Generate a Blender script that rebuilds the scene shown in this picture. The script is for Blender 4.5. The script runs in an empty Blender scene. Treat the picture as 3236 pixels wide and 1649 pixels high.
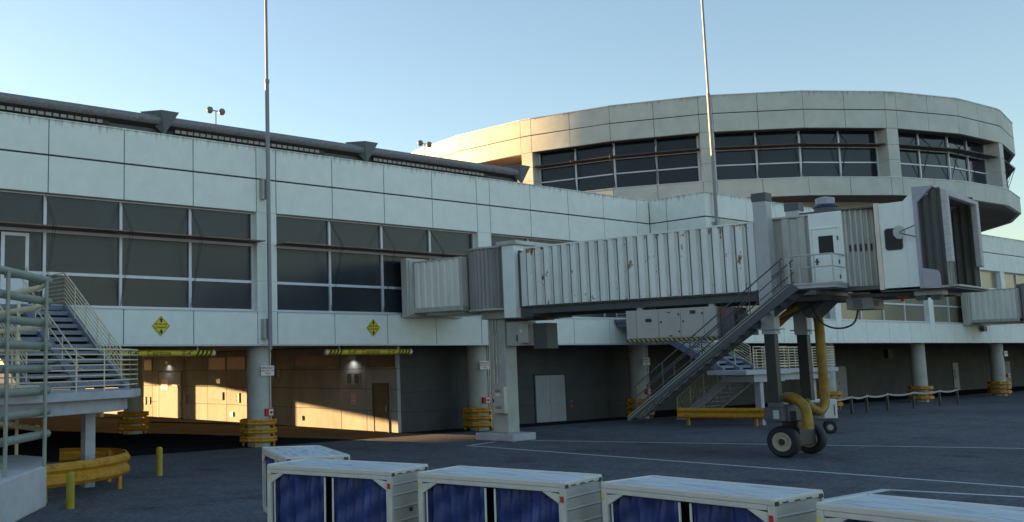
import bpy, bmesh, math, random
from mathutils import Vector, Matrix
random.seed(7)
sc = bpy.context.scene
COL = sc.collection
R = math.radians
# ------------------------------------------------------------------ materials
def mat(name, color, rough=.6, metal=0., var=.12, scale=3., dirt=0., dirtcol=(.12, .1, .08), dscale=1.5, dthr=.58, bump=0., bscale=40., spec=.5, stretch=None):
    m = bpy.data.materials.new(name); m.use_nodes = True
    nt = m.node_tree; N = nt.nodes; Lk = nt.links; N.clear()
    out = N.new('ShaderNodeOutputMaterial'); b = N.new('ShaderNodeBsdfPrincipled'); Lk.new(b.outputs[0], out.inputs[0])
    b.inputs['Roughness'].default_value = rough; b.inputs['Metallic'].default_value = metal
    b.inputs['Specular IOR Level'].default_value = spec
    tc = N.new('ShaderNodeTexCoord'); geo = tc.outputs['Object']
    mp = N.new('ShaderNodeMapping'); Lk.new(geo, mp.inputs[0])
    if stretch: mp.inputs['Scale'].default_value = stretch
    n = N.new('ShaderNodeTexNoise'); n.inputs['Scale'].default_value = scale; n.inputs['Detail'].default_value = 6; n.inputs['Roughness'].default_value = .65
    Lk.new(mp.outputs[0], n.inputs['Vector'])
    r = N.new('ShaderNodeMapRange'); r.inputs[1].default_value = .3; r.inputs[2].default_value = .7; r.inputs[3].default_value = 1 - var; r.inputs[4].default_value = 1 + var
    Lk.new(n.outputs['Fac'], r.inputs[0])
    mx = N.new('ShaderNodeVectorMath'); mx.operation = 'SCALE'; mx.inputs[0].default_value = color[:3]; Lk.new(r.outputs[0], mx.inputs['Scale'])
    cur = mx.outputs[0]
    if dirt > 0:
        n2 = N.new('ShaderNodeTexNoise'); n2.inputs['Scale'].default_value = dscale; n2.inputs['Detail'].default_value = 9; n2.inputs['Roughness'].default_value = .72
        Lk.new(mp.outputs[0], n2.inputs['Vector'])
        r2 = N.new('ShaderNodeMapRange'); r2.inputs[1].default_value = dthr; r2.inputs[2].default_value = dthr + .1; r2.inputs[4].default_value = dirt
        Lk.new(n2.outputs['Fac'], r2.inputs[0])
        m2 = N.new('ShaderNodeMix'); m2.data_type = 'RGBA'; Lk.new(r2.outputs[0], m2.inputs[0]); Lk.new(cur, m2.inputs[6]); m2.inputs[7].default_value = (*dirtcol, 1)
        cur = m2.outputs[2]
    Lk.new(cur, b.inputs['Base Color'])
    if bump > 0:
        n3 = N.new('ShaderNodeTexNoise'); n3.inputs['Scale'].default_value = bscale; n3.inputs['Detail'].default_value = 5; Lk.new(mp.outputs[0], n3.inputs['Vector'])
        bp = N.new('ShaderNodeBump'); bp.inputs['Strength'].default_value = bump; bp.inputs['Distance'].default_value = .02; Lk.new(n3.outputs['Fac'], bp.inputs['Height']); Lk.new(bp.outputs[0], b.inputs['Normal'])
    m['b'] = b.name
    return m
def streaked(m, axis_top, depth, strength=.5, col=(.2, .21, .2), sx=6.):
    """dirt runs that hang from a horizontal edge at local height axis_top"""
    nt = m.node_tree; N = nt.nodes; Lk = nt.links; b = N[m['b']]
    cur = b.inputs['Base Color'].links[0].from_socket
    tc = N.new('ShaderNodeTexCoord'); sp = N.new('ShaderNodeSeparateXYZ'); Lk.new(tc.outputs['Object'], sp.inputs[0])
    mp = N.new('ShaderNodeMapping'); mp.inputs['Scale'].default_value = (sx, sx, .35); Lk.new(tc.outputs['Object'], mp.inputs[0])
    n = N.new('ShaderNodeTexNoise'); n.inputs['Scale'].default_value = 1.; n.inputs['Detail'].default_value = 7; Lk.new(mp.outputs[0], n.inputs['Vector'])
    mr = N.new('ShaderNodeMapRange'); mr.inputs[1].default_value = axis_top - depth; mr.inputs[2].default_value = axis_top; mr.inputs[3].default_value = -.5; mr.inputs[4].default_value = .12
    Lk.new(sp.outputs[2], mr.inputs[0])
    ad = N.new('ShaderNodeMath'); ad.operation = 'ADD'; Lk.new(n.outputs['Fac'], ad.inputs[0]); Lk.new(mr.outputs[0], ad.inputs[1])
    r2 = N.new('ShaderNodeMapRange'); r2.inputs[1].default_value = .5; r2.inputs[2].default_value = .72; r2.inputs[4].default_value = strength; Lk.new(ad.outputs[0], r2.inputs[0])
    m2 = N.new('ShaderNodeMix'); m2.data_type = 'RGBA'; Lk.new(r2.outputs[0], m2.inputs[0]); Lk.new(cur, m2.inputs[6]); m2.inputs[7].default_value = (*col, 1)
    Lk.new(m2.outputs[2], b.inputs['Base Color'])
    return m
def stripes(name, c1, c2, k, ax=(1, 0, 1), rough=.6):
    m = bpy.data.materials.new(name); m.use_nodes = True; nt = m.node_tree; N = nt.nodes; Lk = nt.links; b = N['Principled BSDF']; b.inputs['Roughness'].default_value = rough
    tc = N.new('ShaderNodeTexCoord'); d = N.new('ShaderNodeVectorMath'); d.operation = 'DOT_PRODUCT'; Lk.new(tc.outputs['Object'], d.inputs[0]); d.inputs[1].default_value = [a * k for a in ax]
    f = N.new('ShaderNodeMath'); f.operation = 'FRACT'; Lk.new(d.outputs['Value'], f.inputs[0])
    g = N.new('ShaderNodeMath'); g.operation = 'GREATER_THAN'; g.inputs[1].default_value = .5; Lk.new(f.outputs[0], g.inputs[0])
    m2 = N.new('ShaderNodeMix'); m2.data_type = 'RGBA'; Lk.new(g.outputs[0], m2.inputs[0]); m2.inputs[6].default_value = (*c1, 1); m2.inputs[7].default_value = (*c2, 1); Lk.new(m2.outputs[2], b.inputs['Base Color'])
    return m
M = {}
M['panel'] = streaked(mat('precast_panel', (.76, .81, .765), .75, var=.06, scale=1.6, dirt=.4, dirtcol=(.34, .37, .35), dscale=11., dthr=.65, bump=.15, bscale=30), 12.08, .8, .55, (.25, .28, .26))
M['tpanel'] = streaked(mat('rotunda_panel', (.54, .56, .50), .72, var=.12, scale=.7, dirt=.4, dirtcol=(.2, .2, .17), dscale=4., dthr=.66, bump=.15, bscale=30), 21.25, .9, .6, (.2, .2, .18))
M['joint'] = mat('joint_dark', (.03, .035, .045), .9, var=.2)
M['frame'] = mat('window_frame', (.60, .62, .67), .45, metal=.2, var=.06)
M['glass'] = mat('window_glass', (.030, .038, .046), .22, var=.25, scale=.5, spec=.45)
M['wglass'] = mat('wing_glass_horizon_tint', (.19, .18, .125), .22, var=.12, scale=.6, spec=.5)  # tan base stands in for horizon glow reflected in the panes
M['tglass'] = mat('rotunda_glass', (.012, .018, .032), .08, var=.25, scale=.4, spec=.32)
def seethrough(m, f):
    nt = m.node_tree; N = nt.nodes; b = N[m['b']]; out = [n for n in N if n.type == 'OUTPUT_MATERIAL'][0]
    t = N.new('ShaderNodeBsdfTransparent'); t.inputs[0].default_value = (.75, .85, .85, 1); x = N.new('ShaderNodeMixShader'); x.inputs[0].default_value = f
    nt.links.new(b.outputs[0], x.inputs[1]); nt.links.new(t.outputs[0], x.inputs[2]); nt.links.new(x.outputs[0], out.inputs[0]); b.inputs['IOR'].default_value = 1.48
seethrough(M['glass'], .12); M['tglass'].node_tree.nodes[M['tglass']['b']].inputs['IOR'].default_value = 1.5
M['lounge_wall'] = mat('lounge_wall', (.42, .42, .36), .9, var=.15, scale=.35, dirt=.8, dirtcol=(.08, .08, .08), dscale=.45, dthr=.5, stretch=(1, 1, .4))
M['lounge_column'] = mat('lounge_column', (.8, .7, .58), .8, var=.08)
M['ribshade'] = mat('rib_shade', (.17, .18, .175), .8, var=.2)  # for dark strips that paint the shade between tunnel ribs
M['wood'] = mat('sunshade_wood', (.23, .14, .09), .6, var=.5, scale=1.2, stretch=(.5, 6, 6), dirt=.5, dirtcol=(.12, .09, .07), dscale=2)
M['twood'] = mat('rotunda_shade_wood', (.10, .066, .05), .7, var=.4, scale=1.2)
M['cable'] = mat('cable_black', (.012, .012, .013), .6, var=.05)
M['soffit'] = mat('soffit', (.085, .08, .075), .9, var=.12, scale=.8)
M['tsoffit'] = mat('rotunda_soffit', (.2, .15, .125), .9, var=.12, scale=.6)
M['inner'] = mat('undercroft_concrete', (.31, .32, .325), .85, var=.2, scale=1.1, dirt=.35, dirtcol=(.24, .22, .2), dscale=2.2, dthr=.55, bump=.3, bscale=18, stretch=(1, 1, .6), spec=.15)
M['shaded_inner'] = mat('undercroft_shaded_concrete', (.062, .062, .064), .85, var=.2, scale=.9, dirt=.3, dirtcol=(.035, .033, .033), dscale=1.8, bump=.25, bscale=20)  # base colour lowered to deepen the shade on these walls
M['column'] = mat('column_concrete', (.42, .425, .39), .8, var=.15, scale=1.5, dirt=.3, dirtcol=(.2, .2, .2), dscale=3, dthr=.6, bump=.35, bscale=22)
M['door'] = mat('grey_door', (.34, .35, .37), .85, spec=.1, var=.08, scale=2, dirt=.2, dirtcol=(.2, .2, .2), dscale=4, dthr=.62)
M['doorframe'] = mat('dark_door_frame', (.035, .033, .033), .6, var=.1)
M['louver'] = mat('louver_dark', (.035, .035, .03), .5, var=.2)
M['white'] = mat('white_paint', (.7, .7, .68), .5, var=.06, dirt=.2, dirtcol=(.4, .38, .34), dscale=4, dthr=.62)
M['pale'] = mat('pale_pane', (.62, .47, .37), .6, var=.08)
M['yellow'] = mat('yellow_guard_paint', (.50, .24, .012), .5, var=.2, scale=4, dirt=.8, dirtcol=(.12, .055, .02), dscale=5, dthr=.55, bump=.1)
M['bollard'] = mat('bollard_yellow', (.36, .29, .012), .5, var=.14, scale=5, dirt=.5, dirtcol=(.15, .11, .03), dscale=6, dthr=.6, stretch=(1, 1, .4))
M['sign_yellow'] = mat('sign_yellow', (.72, .57, .02), .45, var=.05)
M['black'] = mat('black_lettering', (.012, .012, .012), .6, var=.05)
M['red'] = mat('red_paint', (.5, .02, .02), .4, var=.08)
M['red_text'] = mat('red_lettering', (.42, .06, .05), .6, var=.05)
M['clear_yellow'] = mat('clearance_yellow', (.66, .55, .05), .5, var=.15, scale=3, dirt=.4, dirtcol=(.2, .15, .04), dscale=5, dthr=.58)
M['steel'] = mat('galvanised_steel', (.42, .43, .42), .45, metal=.45, var=.15, scale=3, dirt=.25, dirtcol=(.2, .2, .19), dscale=5)
M['mast'] = mat('mast_metal', (.27, .26, .29), .6, metal=.1, var=.08, scale=2)
M['tube'] = mat('tube_rail_paint', (.27, .30, .25), .45, metal=.1, var=.12, scale=3, dirt=.6, dirtcol=(.68, .69, .64), dscale=9, dthr=.63)
M['cream'] = mat('cream_rail_and_sunlit_tube', (.68, .60, .41), .5, var=.1, scale=4, dirt=.3, dirtcol=(.36, .26, .16), dscale=6, dthr=.6)
M['blue_steel'] = mat('blue_grey_steel', (.17, .19, .26), .55, metal=.1, var=.12, scale=2)
M['tread'] = mat('checker_plate', (.22, .24, .30), .75, metal=0, var=.3, scale=26, bump=.4, bscale=60)
M['stairconc'] = mat('landing_concrete', (.42, .43, .47), .8, var=.14, scale=1.6, dirt=.5, dirtcol=(.2, .2, .21), dscale=4, dthr=.58, bump=.3, bscale=25)
M['blockconc'] = mat('block_concrete', (.55, .55, .55), .8, var=.12, scale=1.6, dirt=.55, dirtcol=(.3, .3, .31), dscale=5, dthr=.6, bump=.35, bscale=25)
M['jb'] = mat('bridge_white_paint', (.78, .79, .74), .5, var=.1, scale=1.5, dirt=.4, dirtcol=(.4, .41, .38), dscale=2.6, dthr=.6, stretch=(1, 1, .3))
M['jbpanel'] = mat('bridge_panel_paint', (.82, .87, .83), .5, var=.06, scale=1.2, dirt=.5, dirtcol=(.28, .3, .28), dscale=6, dthr=.68)
M['jbgrey'] = mat('bridge_grey_paint', (.46, .47, .43), .5, var=.14, scale=1.6, dirt=.4, dirtcol=(.16, .17, .16), dscale=3, dthr=.56, stretch=(1, 1, .3))
M['jbdrum'] = mat('rotunda_grey', (.27, .27, .26), .5, var=.14, scale=2, stretch=(1, 1, .3))
M['jbcream'] = mat('cream_cap_and_sunlit_edge', (.78, .68, .56), .5, var=.06)
M['jbdark'] = mat('bridge_underframe', (.085, .09, .088), .6, var=.2, scale=2)
M['jbcol'] = mat('lift_column_paint', (.43, .44, .445), .5, var=.08, scale=1.5)
M['jbcap'] = mat('lift_column_cap', (.085, .09, .098), .6, var=.08)
M['jbinner'] = mat('lift_inner_column', (.024, .026, .024), .5, var=.15)
M['purple'] = mat('canopy_frame_grey', (.38, .37, .42), .55, var=.06)
M['bellow'] = mat('canopy_fabric', (.105, .103, .095), .8, var=.2, scale=3, stretch=(1, 1, .2))
M['pad'] = mat('canopy_pad', (.50, .48, .48), .8, var=.16, scale=6, dirt=.4, dirtcol=(.28, .24, .22), dscale=9, dthr=.56, stretch=(1, 1, 3))
M['rubber'] = mat('tyre_rubber', (.016, .017, .02), .7, var=.2, scale=6)
M['rim'] = mat('rim_cream', (.42, .38, .27), .5, var=.12, scale=5, dirt=.3)
M['hose'] = mat('yellow_hose', (.30, .185, .018), .5, var=.35, scale=3.5, dirt=.7, dirtcol=(.22, .11, .02), dscale=2.5, dthr=.52, bump=.5, bscale=9)
M['acunit'] = mat('unit_grey', (.46, .44, .41), .5, var=.06, scale=1.2, dirt=.25, dirtcol=(.2, .2, .2), dscale=3, dthr=.6)
M['acmid'] = mat('air_conditioner_grey', (.25, .25, .25), .6, var=.12, scale=3)
M['acdark'] = mat('unit_dark', (.13, .125, .12), .6, var=.25, scale=3)
M['hazard'] = stripes('hazard_stripes', (.42, .33, .1), (.03, .03, .03), 5.5)
M['hazard_post'] = stripes('red_white_stripes', (.45, .03, .03), (.6, .6, .6), 3., (0, 0, 1))
M['cart'] = mat('cart_frame_paint', (.58, .56, .50), .5, var=.1, scale=4, dirt=.7, dirtcol=(.13, .12, .1), dscale=9, dthr=.64)
M['cartpanel'] = mat('cart_side_panel', (.46, .44, .39), .6, var=.1, scale=3, dirt=.5, dirtcol=(.15, .14, .13), dscale=6, dthr=.62)
M['cartroof'] = mat('cart_roof', (.60, .66, .69), .45, var=.14, scale=3., dirt=.8, dirtcol=(.24, .29, .33), dscale=2.2, dthr=.50, stretch=(.6, 5, 1))
M['curtain'] = mat('cart_curtain', (.020, .040, .170), .5, var=.55, scale=2.6, stretch=(1, 1, .5), dirt=.35, dirtcol=(.10, .13, .26), dscale=5., dthr=.56, bump=.6, bscale=7)
M['roofing'] = mat('eave_metal', (.20, .195, .2), .45, metal=.15, var=.35, scale=9., dirt=.4, dirtcol=(.32, .33, .36), dscale=14, dthr=.5)
M['eaveunder'] = mat('eave_underside', (.085, .07, .055), .9, var=.2)
M['dentil'] = mat('dentil_white', (.36, .34, .33), .6, var=.25, scale=5)
M['gable'] = mat('hopper_metal', (.10, .12, .117), .6, var=.12, scale=1)
M['globe'] = mat('lamp_globe', (.17, .165, .17), .35, var=.1, scale=3)
M['gpu'] = mat('cart_white_paint', (.72, .73, .72), .4, var=.06, dirt=.3, dirtcol=(.4, .4, .38), dscale=5, dthr=.62)
M['postmetal'] = mat('barrier_post', (.07, .055, .045), .6, var=.3, scale=3)
M['tape'] = mat('barrier_tape', (.33, .33, .325), .7, var=.12, scale=4)
M['line'] = mat('line_paint', (.62, .65, .68), .7, var=.1, scale=6, dirt=.75, dirtcol=(.16, .17, .19), dscale=10, dthr=.55)
M['blueplate'] = mat('blue_notice', (.05, .08, .3), .5)
M['lens'] = mat('dark_lens', (.02, .024, .028), .3, var=.1, spec=.2)
M['amber'] = mat('beacon_red', (.45, .05, .02), .3)
M['skirt'] = mat('vent_skirt_blue', (.02, .035, .085), .5)
# rusty paint of the long tunnel
M['jbrust'] = mat('bridge_rusty_paint', (.82, .84, .80), .5, var=.1, scale=1.5, dirt=.35, dirtcol=(.42, .43, .4), dscale=2.6, dthr=.6, stretch=(1, 1, .3))
def add_rust(m):
    nt = m.node_tree; N = nt.nodes; Lk = nt.links; b = N[m['b']]; cur = b.inputs['Base Color'].links[0].from_socket
    tc = N.new('ShaderNodeTexCoord')
    mp = N.new('ShaderNodeMapping'); mp.inputs['Scale'].default_value = (1, 1, .45); Lk.new(tc.outputs['Object'], mp.inputs[0])
    n = N.new('ShaderNodeTexNoise'); n.inputs['Scale'].default_value = 3.4; n.inputs['Detail'].default_value = 8; n.inputs['Roughness'].default_value = .7; Lk.new(mp.outputs[0], n.inputs['Vector'])
    r = N.new('ShaderNodeMapRange'); r.inputs[1].default_value = .622; r.inputs[2].default_value = .64; sp = N.new('ShaderNodeSeparateXYZ'); Lk.new(tc.outputs['Object'], sp.inputs[0]); zr = N.new('ShaderNodeMapRange'); zr.inputs[1].default_value = 7.35; zr.inputs[2].default_value = 7.62; zr.inputs[4].default_value = .075; Lk.new(sp.outputs[2], zr.inputs[0])
    ad = N.new('ShaderNodeMath'); ad.operation = 'ADD'; Lk.new(n.outputs['Fac'], ad.inputs[0]); Lk.new(zr.outputs[0], ad.inputs[1]); Lk.new(ad.outputs[0], r.inputs[0])
    m2 = N.new('ShaderNodeMix'); m2.data_type = 'RGBA'; Lk.new(r.outputs[0], m2.inputs[0]); Lk.new(cur, m2.inputs[6])
    n4 = N.new('ShaderNodeTexNoise'); n4.inputs['Scale'].default_value = 14; Lk.new(tc.outputs['Object'], n4.inputs['Vector'])
    cr = N.new('ShaderNodeValToRGB'); cr.color_ramp.elements[0].color = (.12, .045, .015, 1); cr.color_ramp.elements[0].position = .35; cr.color_ramp.elements[1].color = (.45, .2, .06, 1); cr.color_ramp.elements[1].position = .65
    Lk.new(n4.outputs['Fac'], cr.inputs[0]); Lk.new(cr.outputs[0], m2.inputs[7]); Lk.new(m2.outputs[2], b.inputs['Base Color'])
add_rust(M['jbrust'])
# asphalt
def asphalt():
    m = bpy.data.materials.new('apron_asphalt'); m.use_nodes = True; nt = m.node_tree; N = nt.nodes; Lk = nt.links; b = N['Principled BSDF']
    b.inputs['Roughness'].default_value = .85; b.inputs['Specular IOR Level'].default_value = .15
    tc = N.new('ShaderNodeTexCoord')
    def noise(s, det, rgh=.6):
        n = N.new('ShaderNodeTexNoise'); n.inputs['Scale'].default_value = s; n.inputs['Detail'].default_value = det; n.inputs['Roughness'].default_value = rgh; Lk.new(tc.outputs['Object'], n.inputs['Vector']); return n.outputs['Fac']
    a = noise(.12, 4); c = noise(7., 5, .75); d = noise(1.1, 6)
    def mr(s, f0, f1, t0, t1):
        r = N.new('ShaderNodeMapRange'); r.inputs[1].default_value = f0; r.inputs[2].default_value = f1; r.inputs[3].default_value = t0; r.inputs[4].default_value = t1; Lk.new(s, r.inputs[0]); return r.outputs[0]
    def mul(x, y):
        k = N.new('ShaderNodeMath'); k.operation = 'MULTIPLY'; Lk.new(x, k.inputs[0]); Lk.new(y, k.inputs[1]); return k.outputs[0]
    st = noise(.45, 8, .7); f = mul(mul(mul(mr(a, .3, .7, .78, 1.25), mr(st, .56, .66, 1., .62)), mr(c, .35, .65, .6, 1.45)), mr(d, .3, .7, .8, 1.2))
    v = N.new('ShaderNodeVectorMath'); v.operation = 'SCALE'; v.inputs[0].default_value = (.105, .111, .124); Lk.new(f, v.inputs['Scale']); Lk.new(v.outputs[0], b.inputs['Base Color'])
    bp = N.new('ShaderNodeBump'); bp.inputs['Strength'].default_value = .12; bp.inputs['Distance'].default_value = .02; Lk.new(c, bp.inputs['Height']); Lk.new(bp.outputs[0], b.inputs['Normal'])
    return m
M['asphalt'] = asphalt()
# ------------------------------------------------------------------ mesh helpers
class MB:
    def __init__(s): s.v = []; s.f = []
    def add(s, vs, fs):
        o = len(s.v); s.v += [tuple(p) for p in vs]; s.f += [tuple(i + o for i in f) for f in fs]; return s
    def box(s, x0, x1, y0, y1, z0, z1):
        x0, x1 = sorted((x0, x1)); y0, y1 = sorted((y0, y1)); z0, z1 = sorted((z0, z1))
        return s.add([(x, y, z) for z in (z0, z1) for y in (y0, y1) for x in (x0, x1)], [(0, 2, 3, 1), (4, 5, 7, 6), (0, 1, 5, 4), (2, 6, 7, 3), (0, 4, 6, 2), (1, 3, 7, 5)])
    def fbox(s, fr, a0, a1, b0, b1, z0, z1, ch=0.):
        """box in a wall frame: a along the wall, b out of it (b1 is the outer face), optional chamfer of the outer edge"""
        o, u, n = fr
        P = lambda a, b, z: (o[0] + u[0] * a + n[0] * b, o[1] + u[1] * a + n[1] * b, z)
        if ch <= 0:
            return s.add([P(a, b, z) for z in (z0, z1) for b in (b0, b1) for a in (a0, a1)], [(0, 1, 3, 2), (4, 6, 7, 5), (0, 4, 5, 1), (2, 3, 7, 6), (0, 2, 6, 4), (1, 5, 7, 3)])
        r0 = [(a0, z0), (a1, z0), (a1, z1), (a0, z1)]; r1 = [(a0 + ch, z0 + ch), (a1 - ch, z0 + ch), (a1 - ch, z1 - ch), (a0 + ch, z1 - ch)]
        vs = [P(a, b0, z) for a, z in r0] + [P(a, b1 - ch, z) for a, z in r0] + [P(a, b1, z) for a, z in r1]
        fs = [(8, 9, 10, 11), (3, 2, 1, 0)]
        for k in (0, 4):
            for i in range(4): j = (i + 1) % 4; fs.append((k + i, k + j, k + 4 + j, k + 4 + i))
        return s.add(vs, fs)
    def tube(s, p0, p1, r, n=8, r1=None, cap=True): return s.path([p0, p1], r, n, r1, cap)
    def path(s, pts, r, n=8, r1=None, cap=True, closed=False):
        pts = [Vector(p) for p in pts]; rings = []; prev = None; K = len(pts)
        for i, p in enumerate(pts):
            if closed: t = (pts[(i + 1) % K] - p).normalized() + (p - pts[i - 1]).normalized()
            else:
                t = Vector((0, 0, 0))
                if i < K - 1: t += (pts[i + 1] - p).normalized()
                if i > 0: t += (p - pts[i - 1]).normalized()
            t.normalize()
            if prev is None: prev = t.orthogonal().normalized() if abs(t.z) < .9 else Vector((1, 0, 0))
            if abs(t.z) < .98 and i == 0: prev = Vector((0, 0, 1))
            a = prev - t * prev.dot(t); a.normalize(); prev = a; b = t.cross(a)
            rr = r if r1 is None else r + (r1 - r) * i / (K - 1)
            rings.append([p + (a * math.cos(2 * math.pi * k / n) + b * math.sin(2 * math.pi * k / n)) * rr for k in range(n)])
        vs = [q for g in rings for q in g]; fs = []
        for i in range(K if closed else K - 1):
            i2 = (i + 1) % K
            for k in range(n): k2 = (k + 1) % n; fs.append((i * n + k, i * n + k2, i2 * n + k2, i2 * n + k))
        if cap and not closed: fs += [tuple(range(n - 1, -1, -1)), tuple(range((K - 1) * n, K * n))]
        return s.add(vs, fs)
    def prism(s, poly, z0, z1):
        n = len(poly); vs = [(x, y, z0) for x, y in poly] + [(x, y, z1) for x, y in poly]
        return s.add(vs, [tuple(range(n - 1, -1, -1)), tuple(range(n, 2 * n))] + [(i, (i + 1) % n, n + (i + 1) % n, n + i) for i in range(n)])
    def xprism(s, poly, y0, y1):
        """polygon in x,z swept along y"""
        n = len(poly); vs = [(x, y0, z) for x, z in poly] + [(x, y1, z) for x, z in poly]
        return s.add(vs, [tuple(range(n)), tuple(range(2 * n - 1, n - 1, -1))] + [(i, n + i, n + (i + 1) % n, (i + 1) % n) for i in range(n)])
    def lathe(s, prof, c=(0, 0, 0), n=24, axis='z', a0=0., a1=2 * math.pi):
        full = abs(a1 - a0 - 2 * math.pi) < 1e-6; K = n if full else n + 1; vs = []
        for k in range(K):
            t = a0 + (a1 - a0) * k / n
            for r, h in prof:
                if axis == 'z': q = (r * math.cos(t), r * math.sin(t), h)
                elif axis == 'y': q = (r * math.cos(t), h, r * math.sin(t))
                else: q = (h, r * math.cos(t), r * math.sin(t))
                vs.append((c[0] + q[0], c[1] + q[1], c[2] + q[2]))
        m = len(prof); fs = []
        for k in range(n):
            k2 = (k + 1) % K
            for i in range(m - 1): fs.append((k * m + i, k2 * m + i, k2 * m + i + 1, k * m + i + 1))
        return s.add(vs, fs)
    def sheet(s, grid):
        r = len(grid); c = len(grid[0]); return s.add([p for g in grid for p in g], [(i * c + j, i * c + j + 1, (i + 1) * c + j + 1, (i + 1) * c + j) for i in range(r - 1) for j in range(c - 1)])
    def build(s, name, m, parent=None, smooth=False, bev=0., off=(0, 0, 0), fix=True):
        me = bpy.data.meshes.new(name); me.from_pydata([(x - off[0], y - off[1], z - off[2]) for x, y, z in s.v], [], s.f)
        if fix:
            bm = bmesh.new(); bm.from_mesh(me); bmesh.ops.recalc_face_normals(bm, faces=bm.faces); bm.to_mesh(me); bm.free()
        me.materials.append(M[m] if isinstance(m, str) else m)
        if smooth:
            for p in me.polygons: p.use_smooth = True
            me.set_sharp_from_angle(angle=R(40))
        o = bpy.data.objects.new(name, me); COL.objects.link(o)
        if parent: o.parent = parent
        if bev:
            b = o.modifiers.new('edge', 'BEVEL'); b.width = bev; b.segments = 2; b.limit_method = 'ANGLE'; b.angle_limit = R(40)
        return o
def tag(o, label, cat, group=None):
    o['label'] = label; o['category'] = cat
    if group: o['group'] = group
    return o
def thing(name, label, cat, loc=(0, 0, 0), rz=0., group=None):
    o = bpy.data.objects.new(name, None); COL.objects.link(o); o.location = loc; o.rotation_euler = (0, 0, rz); o.empty_display_size = .3
    return tag(o, label, cat, group)
def dup(root, loc, rz, label, group=None):
    r = root.copy(); COL.objects.link(r); r.location = loc; r.rotation_euler = (0, 0, rz); r['label'] = label
    if group: r['group'] = group
    for ch in list(root.children):
        c = ch.copy(); COL.objects.link(c); c.parent = r
        for g in list(ch.children):
            d = g.copy(); COL.objects.link(d); d.parent = c
    return r
def struct(name, mb, m, bev=0.):
    o = mb.build(name, m); o['kind'] = 'structure'; return o
def text_mesh(txt, size, align='CENTER', space=1., ext=.002):
    cu = bpy.data.curves.new('txt', 'FONT'); cu.body = txt; cu.size = size; cu.align_x = align; cu.align_y = 'CENTER'; cu.extrude = ext; cu.space_line = space; cu.resolution_u = 3; cu.offset = size * .01
    o = bpy.data.objects.new('txt', cu); COL.objects.link(o)
    dg = bpy.context.evaluated_depsgraph_get(); me = bpy.data.meshes.new_from_object(o.evaluated_get(dg)); bpy.data.objects.remove(o); bpy.data.curves.remove(cu)
    vs = [tuple(v.co) for v in me.vertices]; fs = [tuple(p.vertices) for p in me.polygons]; bpy.data.meshes.remove(me)
    return vs, fs
def text_mb(mb, txt, size, fn, **k):
    vs, fs = text_mesh(txt, size, **k); mb.add([fn(*v) for v in vs], fs); return mb
# ------------------------------------------------------------------ ground and markings
g = MB(); g.add([(-900, -900, 0), (900, -900, 0), (900, 900, 0), (-900, 900, 0)], [(0, 1, 2, 3)]); struct('apron_ground', g, 'asphalt')
g = MB(); g.add([(-900, -900, .004), (900, -900, .004), (900, -3, .004), (-900, -3, .004)], [(0, 1, 2, 3)]); struct('bounce_apron', g, mat('bounce_apron', (.38, .37, .34), .9, var=.15, scale=.3))  # unseen pale ground added to bounce light onto the facade
def stripe(pts, w, z=.004):
    mb = MB()
    for (a, b) in zip(pts[:-1], pts[1:]):
        a = Vector(a); b = Vector(b); d = (b - a).normalized(); p = Vector((-d.y, d.x)) * w / 2
        mb.add([(*(a - p), z), (*(b - p), z), (*(b + p), z), (*(a + p), z)], [(0, 1, 2, 3)])
    return mb
g = MB(); g.add([(-40, 34.1, .004), (154, 34.1, .004), (154, 95, .004), (-40, 95, .004)], [(0, 1, 2, 3)]); struct('undercroft_shade_ground', g, mat('shade_dark_asphalt', (.030, .030, .032), 1., var=.4, scale=2.5, spec=0., dirt=.5, dirtcol=(.014, .014, .015), dscale=.7, dthr=.5, stretch=(.25, 1.5, 1)))  # dark sheet puts the undercroft's contact shade into the ground colour
struct('apron_line', stripe([(29.15, 28.5), (29.15, -30)], .17), 'line')
struct('apron_line', stripe([(29.3, 28.42), (31.2, 28.9)], .17, .006), 'line')
struct('apron_line', stripe([(32.7, 28.35), (41, 13.45), (56, -13.5)], .16), 'line')
struct('apron_line', stripe([(19.5, 11.95), (26.4, 11.8)], .26), 'line')
struct('apron_line', stripe([(26.35, 11.9), (30.5, -1.8)], .2, .007), 'line')
sm = mat('seam_sealant', (.10, .11, .12), .7, var=.3, scale=4)
for a, b in (((26.5, 16.0), (62, 21)), ((44.5, 24.0), (90, 29.2)), ((20.5, 14.6), (60, 9.5))):
    struct('pavement_seam', stripe([a, b], .06, .003), sm)
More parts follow.
